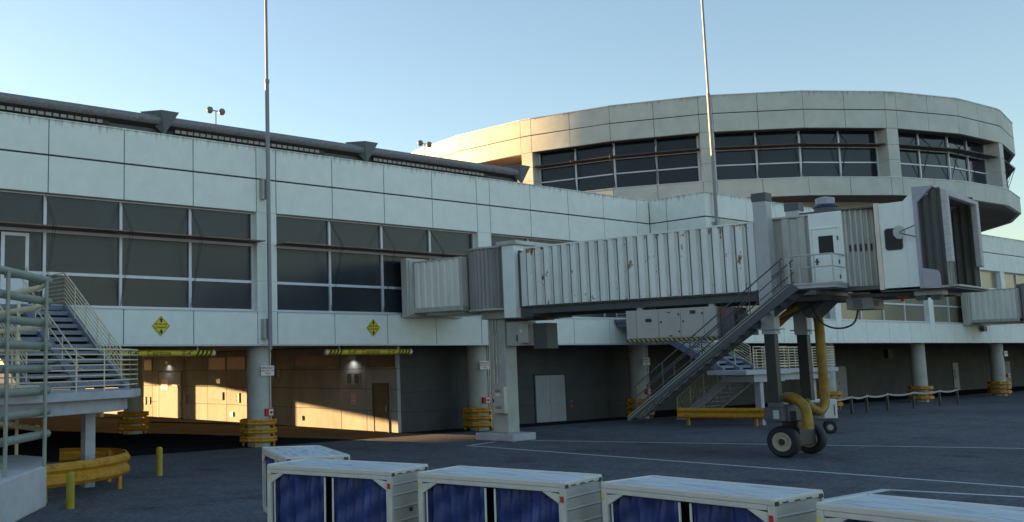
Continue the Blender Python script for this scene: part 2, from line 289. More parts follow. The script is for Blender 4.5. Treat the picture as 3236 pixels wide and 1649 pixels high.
# ------------------------------------------------------------------ terminal building
Z0, ZS, ZT2, ZT1, ZH, ZJ, ZP = 4.07, 5.38, 6.58, 8.08, 9.41, 10.77, 12.06
TB = thing('terminal_building', 'long two-storey terminal with pale precast panels, dark window bands and an open undercroft', 'building', (0, 33.6, 0))
OFF = (0, 33.6, 0)
def tb(mb, name, m, parent=TB, **k): return mb.build(name, m, parent, off=OFF, **k)
def facade(fr, segs, pan='panel'):
    """segs: list of (kind, a0, a1) kind P pilaster / B bay (4 panels)"""
    par = MB(); sil = MB(); back = MB()
    for kind, a0, a1 in segs:
        n = 1 if kind == 'P' else max(1, round((a1 - a0) / 2.96)); w = (a1 - a0) / n
        for i in range(n):
            x0 = a0 + w * i + .016; x1 = a0 + w * (i + 1) - .016
            par.fbox(fr, x0, x1, -.22, 0, ZJ + .03, ZP, .015); par.fbox(fr, x0, x1, -.22, 0, ZH, ZJ - .03, .015)
            sil.fbox(fr, x0, x1, -.22, 0, Z0, ZS, .012)
    A0 = segs[0][1]; A1 = segs[-1][2]
    back.fbox(fr, A0 + .03, A1 - .03, -.35, -.03, ZH + .012, ZP - .03); bk2 = MB(); bk2.fbox(fr, A0 + .03, A1 - .03, -.35, -.03, Z0 + .012, ZS - .02)
    tb(par, 'parapet_wall', pan); tb(sil, 'sill_wall', pan); tb(back, 'joint_backing', 'joint'); tb(bk2, 'joint_backing', 'joint')
    cp = MB(); cp.fbox(fr, A0 - .01, A1 + .01, -.4, .03, ZP, ZP + .045); tb(cp, 'coping', 'panel')
    sl = MB(); sl.fbox(fr, A0, A1, -.34, .025, Z0 - .06, Z0 - .004); tb(sl, 'drip_edge', 'frame')
def pilaster(fr, a0, a1):
    mb = MB()
    for z0, z1 in ((ZS, ZT2 - .015), (ZT2 + .015, ZT1 - .015), (ZT1 + .015, ZH)): mb.fbox(fr, a0, a1, -.4, -.004, z0 + .006, z1 - .006, .01)
    mb.fbox(fr, a0 + .03, a1 - .03, -.38, -.03, ZS, ZH); tb(mb, 'pilaster', 'panel')
def window(fr, a0, a1, door=None, shade=True, ends=True, panes=4):
    f = MB(); p = MB(); w = (a1 - a0) / panes; b0, b1 = -.36, -.25
    fr0 = .055
    for i in range(panes + 1):
        a = min(max(a0 + w * i, a0 + fr0), a1 - fr0); f.fbox(fr, a - fr0, a + fr0, b0, b1, ZS + .02, ZH - .005)
    for zt, h in ((ZS + .05, .05), (ZT2, .055), (ZT1, .055), (ZH - .03, .03)):
        for i in range(panes):
            x0 = a0 + w * i + fr0 * (2 if i == 0 else 1); x1 = a0 + w * (i + 1) - fr0 * (2 if i == panes - 1 else 1)
            if door and zt == ZT2 and x0 < door[0] < x1:
                f.fbox(fr, door[1], x1, b0, b1 - .01, zt - h, zt + h); continue
            f.fbox(fr, x0, x1, b0, b1 - .01, zt - h, zt + h)
    p.fbox(fr, a0 + .01, a1 - .01, b0 - .02, b0 + .03, ZS + .03, ZH - .01)
    fo = tb(f, 'window', 'frame'); tb(p, 'pane', 'wglass' if fr[0][1] < 32 else 'glass', fo)
    s = MB(); s.fbox(fr, a0, a1, b1 + .003, .05, ZS - .012, ZS + .02); tb(s, 'sill', 'frame', fo)
    if shade:
        sh = MB(); cas = []
        for i in range(panes):
            x0 = a0 + w * i; x1 = x0 + w
            for k in range(5): sh.fbox(fr, x0 + .004, x1 - .004, -.22 + .17 * k, -.22 + .17 * k + .15, 8.14, 8.18)
            for da in (-.05, .05):
                if i:
                    ca = MB(); cas.append(ca)
                    o, u, n = fr; P = lambda a, b, z: (o[0] + u[0] * a + n[0] * b, o[1] + u[1] * a + n[1] * b, z)
                    ca.path([P(x0 + da * .3, -.24, ZH - .05), P(x0 + da, .63, 8.2), P(x0 + da * .3, -.24, ZS + .12)], .009, 5)
            if i:
                o, u, n = fr; sh.fbox(fr, x0 - .03, x0 + .03, -.24, .63, 8.182, 8.21)
        so = tb(sh, 'sunshade', 'wood')
        for c_ in cas: tb(c_, 'stay_cable', 'cable', so)
    if door:
        d = MB(); x0, x1 = door[0], door[1]
        d.fbox(fr, x0, x0 + .13, -.25, -.2, ZS + .06, 7.95); d.fbox(fr, x1 - .13, x1, -.25, -.2, ZS + .06, 7.95); d.fbox(fr, x0 + .13, x1 - .13, -.25, -.2, 7.84, 7.95); d.fbox(fr, x0 + .13, x1 - .13, -.25, -.2, ZS + .06, 6.35)
        do = tb(d, 'glass_door', 'frame'); q = MB(); q.fbox(fr, x0 + .131, x1 - .131, -.24, -.215, 6.35, 7.84); tb(q, 'pane', 'glass', do)
        h = MB(); h.fbox(fr, x1 - .1, x1 - .05, -.2, -.13, 6.5, 6.75); tb(h, 'handle', 'steel', do)
FL = ((0, 33.6), (1, 0), (0, -1))
segs = [('B', -40.3, -28.4), ('P', -28.4, -27.45), ('B', -27.45, -15.6), ('P', -15.6, -14.65), ('B', -14.65, -2.75), ('P', -2.75, -1.8), ('B', -1.8, 10.05), ('P', 10.05, 10.99), ('B', 10.99, 22.85), ('P', 22.85, 23.82), ('B', 23.82, 35.66), ('P', 35.66, 36.57), ('B', 36.57, 48.38), ('P', 48.38, 49.52)]
facade(FL, segs)
for k, a0, a1 in segs:
    if k == 'P': pilaster(FL, a0, a1)
    else:
        if a0 < -2: window(FL, a0, a1, shade=False)
        else: window(FL, a0, a1, door=(12.36, 13.36) if 10 < a0 < 11 else ((47.3, 48.3) if a0 > 36 else None))
# notch return wall, faces -x at x = 49.52
FN = ((49.52, 33.6), (0, -1), (-1, 0))
facade(FN, [('P', 0.005, 1.1), ('B', 1.1, 3.455)])
fnw = MB(); fnw.fbox(FN, .005, 3.455, -.4, -.1, ZS + .03, ZH - .02); tb(fnw, 'return_wall', 'panel')
# right wing
FR = ((0, 30.14), (1, 0), (0, -1)); segr = [('P', 49.52, 50.5)]; a = 50.5
for k in range(8):
    segr += [('B', a, a + 12.3), ('P', a + 12.3, a + 13.05)]; a += 13.05
facade(FR, segr)
for k, a0, a1 in segr:
    if k == 'P': pilaster(FR, a0, a1)
    else: window(FR, a0, a1, shade=False)
lv = MB()
for i in range(9): lv.fbox(FR, 50.75, 56.9, .005, .04, 10.08 + i * .075, 10.13 + i * .075)
tb(lv, 'roof_louver', 'steel')
# roofs and soffits
rf = MB(); rf.box(-40.3, 49.2, 34.1, 73, 11.7, 11.8); rf.box(49.6, 154.9, 30.6, 73, 11.68, 11.78); tb(rf, 'roof', 'roofing')
so = MB(); so.box(-40.3, 49.55, 33.98, 73, Z0 + .02, Z0 + .3); so.box(49.56, 154.9, 30.5, 73, Z0 + .025, Z0 + .3); tb(so, 'soffit', 'soffit'); so = MB(); so.box(24.6, 49.5, 73.02, 80, Z0 + .02, Z0 + .5); tb(so, 'sun_trim_slab', 'soffit')  # last slab is unseen, added to trim sunlight on the return wall
bk = MB(); bk.box(-40.3, 154.9, 72.6, 73, Z0 + .31, 11.69); bk.box(-40.6, -40.31, 33.7, 73, Z0, 12); bk.box(154.91, 155.2, 30.2, 73, Z0, 12); bk.box(-40.3, 13.5, 72.6, 73, 0, Z0 + .01); tb(bk, 'rear_wall', 'panel')  # low box is unseen, added to narrow the gap for back light
inn = MB(); inn.box(-40.2, 49.3, 38.5, 38.7, Z0 + .31, 11.69); tb(inn, 'inner_partition', 'lounge_wall'); inn = MB(); inn.box(49.7, 154.8, 34, 34.2, Z0 + .31, 11.67); tb(inn, 'inner_partition', 'lounge_wall')
inn = MB(); inn.box(-40.2, 49.3, 34.1, 38.5, 9.6, 9.7); tb(inn, 'lounge_ceiling', 'lounge_wall'); inn = MB(); inn.box(-40.2, 49.3, 34.1, 38.5, 4.9, 5.0); tb(inn, 'lounge_floor', 'lounge_wall')
for x in (4.2, 16.9, 21.0, 29.4, 33.5, 42):
    inn = MB(); inn.lathe([(.36, 5.0), (.3, 9.6)], (x, 35.4, 0), 20); tb(inn, 'lounge_column', 'lounge_column', smooth=True)
for x, z in ((15.6, 6.3), (19.4, 6.0), (27.0, 6.2), (31.2, 6.0)):
    inn = MB(); inn.box(x, x + .9, 37.9, 38.0, z - .6, z + 1.2); tb(inn, 'lounge_panel', 'acunit')
# undercroft walls : sunlit return x = 32.2 and dark walls
FW = ((32.2, 0), (0, 1), (-1, 0))
brk = [35.82, 38.07, 40.03, 44.27, 48.56, 50.69, 52.81, 55.25, 59.73, 63.5, 68, 72]
lev = [0, .99, 2.01, 2.97, Z0]
w = MB()
for a0, a1 in zip(brk[:-1], brk[1:]):
    for z0, z1 in zip(lev[:-1], lev[1:]): w.fbox(FW, a0 + .012, a1 - .012, -.2, 0, z0 + .01, z1 - .012, .008)
tb(w, 'return_wall', 'inner'); w = MB(); w.fbox(FW, 35.93, 72, -.4, -.03, 0, Z0); tb(w, 'joint_backing', 'joint')
def panelwall(fr, a0, a1, step, m, lev=(0, .93, 1.85, 3.05, Z0)):
    w = MB(); n = max(1, round((a1 - a0) / step)); s = (a1 - a0) / n
    for i in range(n):
        for z0, z1 in zip(lev[:-1], lev[1:]): w.fbox(fr, a0 + s * i + .006, a0 + s * (i + 1) - .006, -.2, 0, z0, z1 - .014, .006)
    w.fbox(fr, a0, a1, -.35, -.03, 0, Z0); tb(w, 'undercroft_wall', m)
FD = ((0, 35.9), (1, 0), (0, -1)); panelwall(FD, 32.22, 52.0, 4.1, 'shaded_inner')
FD2 = ((0, 38.6), (1, 0), (0, -1)); panelwall(FD2, 52.02, 154, 4.3, 'shaded_inner')
w = MB(); w.box(51.8, 52.0, 36.3, 38.9, 0, Z0); tb(w, 'undercroft_wall', 'shaded_inner')
# fittings on the sunlit wall
def door(fr, a0, a1, z1, m, nm='service_door', leaf2=False, b=.0, fm='doorframe'):
    f = MB(); f.fbox(fr, a0 - .09, a0, -.02, b + .05, 0, z1 + .09); f.fbox(fr, a1, a1 + .09, -.02, b + .05, 0, z1 + .09); f.fbox(fr, a0, a1, -.02, b + .05, z1, z1 + .09)
    d = MB()
    if leaf2:
        c = (a0 + a1) / 2; d.fbox(fr, a0, c - .006, -.02, b + .03, .02, z1, .006); d.fbox(fr, c + .006, a1, -.02, b + .03, .02, z1, .006)
    else: d.fbox(fr, a0, a1, -.02, b + .03, .02, z1, .006)
    do = tb(d, nm, m); tb(f, 'frame', fm, do)
    h = MB(); c = (a0 + a1) / 2 if leaf2 else (a0 + .12); h.fbox(fr, c - .09, c - .04, b + .03, b + .09, 1.0, 1.2); tb(h, 'handle', 'steel', do)
    return do
dl = door(FW, 55.95, 58.85, 2.88, 'door')
q = MB(); q.fbox(FW, 57.66, 58.5, .03, .05, 1.8, 2.43); tb(q, 'glazed_panel', 'pale', dl)
q = MB(); q.fbox(FW, 56.05, 57.1, .03, .05, 2.0, 2.18); tb(q, 'door_louver', 'louver', dl)
door(FW, 36.52, 37.5, 2.22, 'doorframe')
for a0, a1, z0, z1 in ((59.8, 61.4, 3.02, 3.72), (50.77, 52.7, 3.02, 3.72), (48.66, 50.6, 3.02, 3.72)):
    q = MB(); q.fbox(FW, a0, a1, -.01, .03, z0, z1); f = MB()
    for x0, x1, y0, y1 in ((a0 - .06, a0, z0 - .06, z1 + .06), (a1, a1 + .06, z0 - .06, z1 + .06), (a0, a1, z0 - .06, z0), (a0, a1, z1, z1 + .06)): f.fbox(FW, x0, x1, -.01, .055, y0, y1)
    fo = tb(f, 'high_window', 'inner'); tb(q, 'pane', 'pale', fo)
def louvre(fr, a0, a1, z0, z1, n, nm='wall_louver'):
    f = MB(); t = .05
    f.fbox(fr, a0 - t, a0, -.01, .05, z0 - t, z1 + t); f.fbox(fr, a1, a1 + t, -.01, .05, z0 - t, z1 + t); f.fbox(fr, a0, a1, -.01, .05, z0 - t, z0); f.fbox(fr, a0, a1, -.01, .05, z1, z1 + t)
    q = MB(); q.fbox(fr, a0, a1, -.01, .006, z0, z1)
    for i in range(n): z = z0 + (z1 - z0) * (i + .25) / n; q.fbox(fr, a0, a1, .006, .04, z, z + (z1 - z0) / n * .45)
    fo = tb(f, nm, 'inner'); tb(q, 'slats', 'louver', fo)
louvre(FW, 40.2, 43.95, 3.14, 3.66, 7); louvre(FW, 35.9, 37.9, 3.06, 3.62, 7)
for a0, a1, z0, z1 in ((39.13, 39.5, 2.27, 2.75), (38.53, 38.9, 2.27, 2.75), (45.27, 45.66, 2.55, 3.03), (45.9, 46.25, 2.55, 3.03), (49.34, 49.62, 1.17, 1.63), (60.07, 60.26, .86, 1.24), (60.68, 60.9, .82, 1.24)): louvre(FW, a0, a1, z0, z1, 6, 'wall_vent')
for nm, a0, a1, z0, z1, m in (('wall_plate', 51.3, 51.74, 2.18, 2.48, 'steel'), ('wall_cabinet', 51.06, 52.36, 1.24, 1.7, 'inner'), ('socket_box', 49.97, 50.25, .31, .58, 'steel'), ('socket_box', 43.24, 43.43, .33, .57, 'inner')):
    q = MB(); q.fbox(FW, a0, a1, -.01, .06, z0, z1, .008); tb(q, nm, m)
q = MB(); q.tube((32.14, 55.55, .05), (32.14, 55.55, 3.7), .035, 8); q.box(32.05, 32.19, 55.15, 55.5, 1.0, 1.5); tb(q, 'wall_conduit', 'inner')
for y, z in ((57.5, 3.5), (38.97, 3.53)):
    q = MB(); q.box(32.0, 32.19, y - .18, y + .18, z - .08, z + .1); lo = tb(q, 'wall_light', 'white')
# doors in dark walls
door(FD, 41.95, 44.35, 2.46, 'door', leaf2=True)
for a0, a1 in ((78.9, 81.3),): door(FD2, a0, a1, 2.42, 'door', leaf2=True)
d = door(FD2, 100.8, 102.0, 2.45, 'door'); q = MB(); q.fbox(FD2, 101.0, 101.25, .03, .045, 1.0, 1.9); tb(q, 'door_louver', 'louver', d)
door(FD2, 111.6, 113.9, 2.45, 'door')
q = MB(); q.fbox(FD, 44.72, 44.95, -.01, .015, .95, 1.1); tb(q, 'notice_plate', 'blueplate')
q = MB(); q.fbox(FD, 44.74, 44.92, -.01, .015, .7, .86); tb(q, 'notice_plate', 'red')
q = MB(); q.fbox(FD2, 88.0, 88.8, -.01, .3, 3.0, 3.7); tb(q, 'duct_box', 'louver')
# columns
def column(x, y, r=.56):
    mb = MB(); mb.lathe([(0, 0), (r, 0), (r, Z0 + .015), (0, Z0 + .015)], (x, y, 0), 32); return tb(mb, 'column', 'column', smooth=True)
for x in (-28, -15.2, -2.4, 10.5, 23.38, 36.1, 48.85): column(x, 34.4, .47)
for x in (-15.2, -2.4, 10.5, 23.4): column(x, 45.4, .47)
for x, y in ((-15, 58), (-2.4, 58), (10.5, 58), (28.6, 55.2), (29.6, 62.4)): column(x, y, .5 if y < 60 else .36)  # last two are unseen, placed to cast shadow bands on the return wall
for x in (63.7, 76.5, 90.2, 103): column(x, 31.4, .47)
for x, yy in ((23.38, 33.92), (36.1, 33.92), (48.85, 33.92)):
    q = MB(); q.tube((x + .3, yy + .06, .9), (x + .3, yy + .06, 4.05), .035, 8); tb(q, 'conduit', 'steel')
# clerestory
CY = 42.3
cl = MB(); cl.box(-40.2, 49.2, CY + .55, 70, 11.8, 14.25); tb(cl, 'clerestory_wall', 'gable')
ev = MB(); prof = [(CY + 1.2, 15.3), (CY + .4, 15.36), (CY + .12, 15.3), (CY - .02, 15.14), (CY, 14.96), (CY + .1, 14.86)]
for s0, s1 in ((-40.2, 49.2),): ev.sheet([[(x, y, z) for y, z in prof] for x in (s0, s1)])
tb(ev, 'eave', 'roofing', smooth=True)
rf2 = MB(); rf2.box(-40.2, 49.2, CY + 1.2, 70.3, 15.2, 15.3); tb(rf2, 'clerestory_roof', 'roofing')
eu = MB(); eu.add([(-40.2, CY + .1, 14.858), (49.2, CY + .1, 14.858), (49.2, CY + .5, 14.72), (-40.2, CY + .5, 14.72)], [(0, 1, 2, 3)]); eu.box(-40.2, 49.2, CY + .5, CY + .56, 14.25, 14.75); tb(eu, 'eave_underside', 'eaveunder')
apex = [23.3 + 12.8 * k for k in range(-5, 3)]
for i, ax in enumerate(apex):
    gbl = MB(); tp = [(ax - .8, CY + .75), (ax - .08, CY - .12), (ax + .9, CY - .1), (ax + 1.05, CY + 1.0)]
    gbl.add([(x, y, 15.54) for x, y in tp] + [(ax + .08, CY - .06, 14.33)], [(0, 1, 2, 3), (0, 4, 1), (1, 4, 2), (2, 4, 3), (3, 4, 0)])
    gp_ = MB(); gp_.box(ax - 3.2, ax + .1, CY + .42, CY + .5, 12.5, 14.7); tb(gp_, 'blank_panel', 'jbcap')
    tb(gbl, 'rain_hopper', 'gable')
    x0 = apex[i - 1] + .9 if i else -40; x1 = ax - 2.6
    if x1 > x0:
        dn = MB(); n = int((x1 - x0) / .36)
        for k in range(n): dn.box(x0 + k * .36, x0 + k * .36 + .27, CY + .3, CY + .34, 14.6, 14.755)
        dd = MB(); dd.box(x0, x1, CY + .345, CY + .49, 14.58, 14.75)
        do = tb(dn, 'dentil_band', 'dentil'); tb(dd, 'dentil_backing', 'eaveunder', do)
        f = MB(); p = MB(); f.box(x0, x1 - .3, CY + .3, CY + .38, 14.40, 14.46)
        m = 4
        for k in range(m + 1): xx = x0 + (x1 - .35 - x0) * k / m; f.box(xx, xx + .1, CY + .3, CY + .38, 12.0, 14.40)
        p.box(x0, x1, CY + .385, CY + .44, 11.9, 14.5); fo = tb(f, 'clerestory_window', 'frame'); tb(p, 'pane', 'glass', fo)
# ------------------------------------------------------------------ rotunda building
RC = Vector((84.1, 54.5)); RR = 26.35; RB = 360 / 13
RT = thing('rotunda_building', 'large round upper lounge with curved panel bands and dark windows rising behind the terminal', 'building', (RC.x, RC.y, 0))
ROFF = (RC.x, RC.y, 0)
def rt(mb, name, m, parent=RT, **k): return mb.build(name, m, parent, off=ROFF, **k)
def rp(ang, r): return (RC.x + r * math.cos(R(ang)), RC.y + r * math.sin(R(ang)))
def rframe(a0, a1, r):
    p = Vector(rp(a0, r)); q = Vector(rp(a1, r)); u = (q - p).normalized(); return (tuple(p), tuple(u), (u.y, -u.x)), (q - p).length
TZ = dict(bot=14.02, sill=15.23, tr2=16.45, tr1=17.5, head=18.67, jt=19.94, top=21.2)
up = MB(); lo = MB(); bb = MB(); fb = MB(); fs_ = MB(); bb2 = MB()
for k in range(13):
    A = -170.31 + RB * k; A1 = A + 1.95; Am = (A1 + A + RB) / 2; A2 = A + RB
    win = MB(); pn = MB(); sh = MB(); cas = []; pil = MB()
    for (s0, s1, npan) in ((A, A1, 1), (A1, Am, 2), (Am, A2, 2)):
        fr, ln = rframe(s0, s1, RR); w = ln / npan
        for i in range(npan):
            x0 = w * i + .014; x1 = w * (i + 1) - .014
            up.fbox(fr, x0, x1, -.25, 0, TZ['jt'] + .03, TZ['top'], .01); up.fbox(fr, x0, x1, -.25, 0, TZ['head'], TZ['jt'] - .03, .01); lo.fbox(fr, x0, x1, -.25, 0, TZ['bot'], TZ['sill'], .01)
        bb.fbox(fr, .02, ln - .02, -.4, -.05, TZ['head'] + .03, TZ['top'] - .03); bb2.fbox(fr, .02, ln - .02, -.4, -.05, TZ['bot'] + .03, TZ['sill'] - .02)
        fb.fbox(fr, 0, ln, -.3, .035, TZ['top'], TZ['top'] + .06); fs_.fbox(fr, 0, ln, -.9, .04, TZ['sill'], TZ['sill'] + .05)
    fr, ln = rframe(A, A1, RR - .03)
    for z0, z1 in ((TZ['sill'] + .05, TZ['tr2']), (TZ['tr2'] + .03, TZ['tr1']), (TZ['tr1'] + .03, TZ['head'])): pil.fbox(fr, 0, ln, -1.0, 0, z0 + .008, z1 - .008, .012)
    pil.fbox(fr, .04, ln - .04, -1., -.03, TZ['sill'] + .05, TZ['head']); rt(pil, 'pilaster', 'tpanel')
    if k == 12:   # the open bay beside the lit panels
        dk = MB()
        for (s0, s1) in ((A1, Am), (Am, A2)):
            fr, ln = rframe(s0, s1, RR - 3); dk.fbox(fr, 0, ln, -.2, 0, TZ['sill'], TZ['head'])
        rt(dk, 'loggia_wall', 'tsoffit'); continue
    for (s0, s1, first) in ((A1, Am, 1), (Am, A2, 0)):
        fr, ln = rframe(s0, s1, RR - .95); mw = .06
        for a in ((.09 if first else 0), ln / 2, ln if first else ln - .09): win.fbox(fr, a - mw, a + mw, -.1, .04, TZ['sill'] + .03, TZ['head'] - .02)
        for z, h in ((TZ['sill'] + .1, .05), (TZ['tr2'], .045), (TZ['tr1'], .03)): win.fbox(fr, mw, ln / 2 - mw, -.08, .025, z - h, z + h); win.fbox(fr, ln / 2 + mw, ln - mw, -.08, .025, z - h, z + h)
        pn.fbox(fr, 0, ln, -.16, -.06, TZ['sill'] + .03, TZ['head'])
        fs, l2 = rframe(s0, s1, RR - .95)
        for j in range(3): sh.fbox(fr, 0, ln, .05 + .27 * j, .05 + .27 * j + .235, TZ['tr1'] + .06, TZ['tr1'] + .13)
        o, u, n = fr; P = lambda a, b, z: (o[0] + u[0] * a + n[0] * b, o[1] + u[1] * a + n[1] * b, z)
        for a in ((ln / 2, ln) if first else (ln / 2,)):
            for da in (-.07, .07): ca = MB(); cas.append(ca); ca.path([P(a, .05, TZ['head'] - .1), P(a + da, .86, TZ['tr1'] + .16), P(a, .06, TZ['sill'] + .22)], .017, 5)
    wo = rt(win, 'window', 'frame'); rt(pn, 'pane', 'tglass', wo); so_ = rt(sh, 'sunshade', 'twood')
    for c_ in cas: rt(c_, 'stay_cable', 'cable', so_)
uo = rt(up, 'upper_panel_band', 'tpanel'); rt(lo, 'lower_panel_band', 'tpanel'); rt(bb, 'joint_backing', 'joint'); rt(fb, 'coping', 'frame'); rt(fs_, 'sill_ledge', 'frame'); rt(bb2, 'joint_backing', 'joint')
# the upper band is a true curve: give its outer faces radial normals
me = uo.data; nl = [tuple(me.loops[i].normal) if hasattr(me.loops[i], 'normal') else (0, 0, 1) for i in range(len(me.loops))]
for p in me.polygons:
    pn_ = p.normal; c = p.center; rad = Vector((c.x, c.y, 0)).normalized()
    for li in p.loop_indices:
        v = me.vertices[me.loops[li].vertex_index].co
        nl[li] = tuple(Vector((v.x, v.y, 0)).normalized()) if pn_.dot(rad) > .95 else tuple(pn_)
me.normals_split_custom_set(nl)
pts = [rp(-170.31 + RB * k + d, RR - .2) for k in range(13) for d in (0, 1.95, (1.95 + RB) / 2)]
s = MB(); s.prism(pts, TZ['bot'] + .02, TZ['bot'] + .25); rt(s, 'soffit', 'tsoffit')
s = MB(); s.prism([rp(-170 + RB * k / 2, RR - .3) for k in range(26)], TZ['head'] + .02, TZ['head'] + .3); rt(s, 'window_head_soffit', 'tsoffit')
s = MB(); s.prism([rp(-170 + RB * k / 2, RR - .4) for k in range(26)], TZ['top'] - .4, TZ['top'] - .2); rt(s, 'roof', 'roofing')
s = MB(); s.prism([rp(-170 + RB * k / 2, 22) for k in range(26)], TZ['sill'] - .5, TZ['head'] + .1); rt(s, 'lounge_core', 'joint')
s = MB()
for k in range(39):
    fr, ln = rframe(-170 + 360 / 39 * k, -170 + 360 / 39 * (k + 1), 23.2); s.fbox(fr, .012, ln - .012, -.2, 0, 12.4, TZ['bot'] + .02, .01); s.fbox(fr, .012, ln - .012, -.2, 0, 6, 12.37, .01)
rt(s, 'drum_wall', 'tpanel')
# ------------------------------------------------------------------ masts and roof lamps
def mast(x, y, z0, z1, r0, r1, label):
    o = thing('light_mast', label, 'mast', (x, y, z0), 0, 'tall slender masts on the facade')
    h = z1 - z0; m = MB(); m.tube((0, 0, 0), (0, 0, h * .52), r0, 12); m.tube((0, 0, h * .52 + .002), (0, 0, h), r1, 12); m.lathe([(r0 + .02, h * .52 - .12), (r0 + .02, h * .52 + .02), (r1, h * .52 + .06)], (0, 0, 0), 12)
    m.build('shaft', 'mast', o, smooth=True); return o
m1 = mast(23.19, 33.25, 3.86, 25, .085, .06, 'tall thin grey mast fixed to the pilaster left of the right clearance bar')
for z in (4.67, 10.33):
    b = MB(); b.box(-.2, .02, .1, .335, z - 3.86 - .41, z - 3.86 + .41); b.build('bracket_box', 'steel', m1, bev=.01)
m2 = mast(50.15, 29.92, 3.9, 30, .09, .065, 'tall thin grey mast rising behind the long jet bridge tunnel')
b = MB(); b.box(-.12, .12, .1, .21, 5.6, 6.6); b.build('bracket_box', 'steel', m2, bev=.01)
def rooflamp(x, y, z, label):
    o = thing('roof_lamp', label, 'lamp', (x, y, 15.25), 0, 'twin globe lamps on the roof'); h = z - 15.25
    m = MB(); m.tube((0, 0, 0), (0, 0, h - .02), .035, 8); m.tube((-.42, 0, h), (.42, 0, h), .03, 8); m.build('pole', 'gable', o)
    for s in (-1, 1):
        q = MB(); pr = [(.21 * math.sin(t), -.21 * math.cos(t)) for t in [math.pi * i / 10 for i in range(11)]]; q.lathe(pr, (s * .42, 0, h), 16); q.build('globe', 'globe', o, smooth=True)
    return o
l1 = rooflamp(31.15, 50, 18.25, 'twin globe lamp on the roof right of the leftmost rain hopper')
dup(l1, (48.1, 50, 15.25), 0, 'twin globe lamp on the roof in front of the sunlit end of the rotunda')
# ------------------------------------------------------------------ signs and fittings
def diamond(x, z, label, first=None):
    if first: return dup(first, (x, 33.57, z), 0, label)
    o = thing('clearance_sign', label, 'sign', (x, 33.57, z), 0, 'diamond clearance signs')
    s = .375; m = MB(); m.add([(0, -.012, -s), (s, -.012, 0), (0, -.012, s), (-s, -.012, 0), (0, .012, -s), (s, .012, 0), (0, .012, s), (-s, .012, 0)], [(0, 1, 2, 3), (7, 6, 5, 4), (0, 4, 5, 1), (1, 5, 6, 2), (2, 6, 7, 3), (3, 7, 4, 0)]); m.build('plate', 'sign_yellow', o)
    b = MB(); y = -.016
    for i in range(4):
        c = [(0, -1), (1, 0), (0, 1), (-1, 0)]; p = c[i]; q = c[(i + 1) % 4]; a, e = s * .95, s * .90
        b.add([(p[0] * a, y, p[1] * a), (q[0] * a, y, q[1] * a), (q[0] * e, y, q[1] * e), (p[0] * e, y, p[1] * e)], [(0, 1, 2, 3)])
    for sg in (1, -1):
        b.add([(0, y, sg * .31), (.085, y, sg * .2), (-.085, y, sg * .2)], [(0, 1, 2)]); b.add([(-.035, y, sg * .2), (.035, y, sg * .2), (.035, y, sg * .125), (-.035, y, sg * .125)], [(0, 1, 2, 3)])
    for t, z in (('RESTRICTED', .055), ('CLEARANCE', -.06)): text_mb(b, t, .092, lambda a, c, d, z=z: (a, y - d, c + z))
    b.build('lettering', 'black', o); return o
d1 = diamond(18.45, 4.76, 'yellow diamond RESTRICTED CLEARANCE sign on the panel beside the left stair railing')
diamond(28.88, 4.78, 'yellow diamond RESTRICTED CLEARANCE sign between the mast and the jet bridge', d1)
def bar(x0, x1, label):
    o = thing('clearance_bar', label, 'clearance bar', (x0, 34.0, 3.745), 0, 'hanging clearance bars'); L = x1 - x0; r = .115
    m = MB(); m.tube((.06, 0, 0), (L - .06, 0, 0), r, 20); m.build('tube', 'clear_yellow', o, smooth=True)
    for xx in (.0, L):
        c = MB(); c.lathe([(0, -.07), (.1, -.05), (.128, 0), (.128, .03), (.1, .06), (0, .07)], (xx, 0, 0), 16, 'x'); c.build('end_cap', 'jbcream', o, smooth=True)
    for xx in (.7, L - .7): h = MB(); h.box(xx - .03, xx + .03, -.02, .02, .1, .33); h.build('hanger', 'steel', o)
    b = MB(); rr = r + .004
    def wrap(u, v, d): t = v / rr; return (u, -(rr + d) * math.cos(t), (rr + d) * math.sin(t))
    for e0, s in ((.16, 1), (L - .16, -1)):
        for k in range(4):
            u0 = e0 + s * k * .19
            g = [[wrap(u0 + (t / 8 - .5) * .14 + .045, (t / 8 - .5) * .26, 0), wrap(u0 + (t / 8 - .5) * .14 - .045, (t / 8 - .5) * .26, 0)] for t in range(9)]; b.sheet(g)
    for t, u in (("10'-4\"", .30 * L - .15), ("Clearance", .5 * L + .0), ("10'-4\"", .72 * L + .1)):
        text_mb(b, t, .25, lambda a, c, d, u=u: wrap(u + a, c, d))
    b.build('lettering', 'black', o, fix=False); return o
bar(16.1, 20.98, "yellow 10'-4\" clearance bar with striped ends, partly behind the left stair railing")
bar(26.6, 31.4, "yellow 10'-4\" clearance bar with striped ends hanging right of the masted column")
def shutoff(x, y, z, label, first=None):
    if first: return dup(first, (x, y, z), 0, label)
    o = thing('fuel_shutoff_sign', label, 'sign', (x, y, z), 0, 'emergency fuel shut off signs')
    m = MB(); m.box(-.32, .32, 0, .02, -.2, .2); m.build('plate', 'white', o)
    b = MB()
    for t, zz in (('EMERGENCY', .105), ('FUEL SHUT OFF', -.005), ('PUSH', -.115)): text_mb(b, t, .105 if t != 'FUEL SHUT OFF' else .092, lambda a, c, d, zz=zz: (a, -.004 - d, c + zz))
    b.build('lettering', 'red_text', o); return o
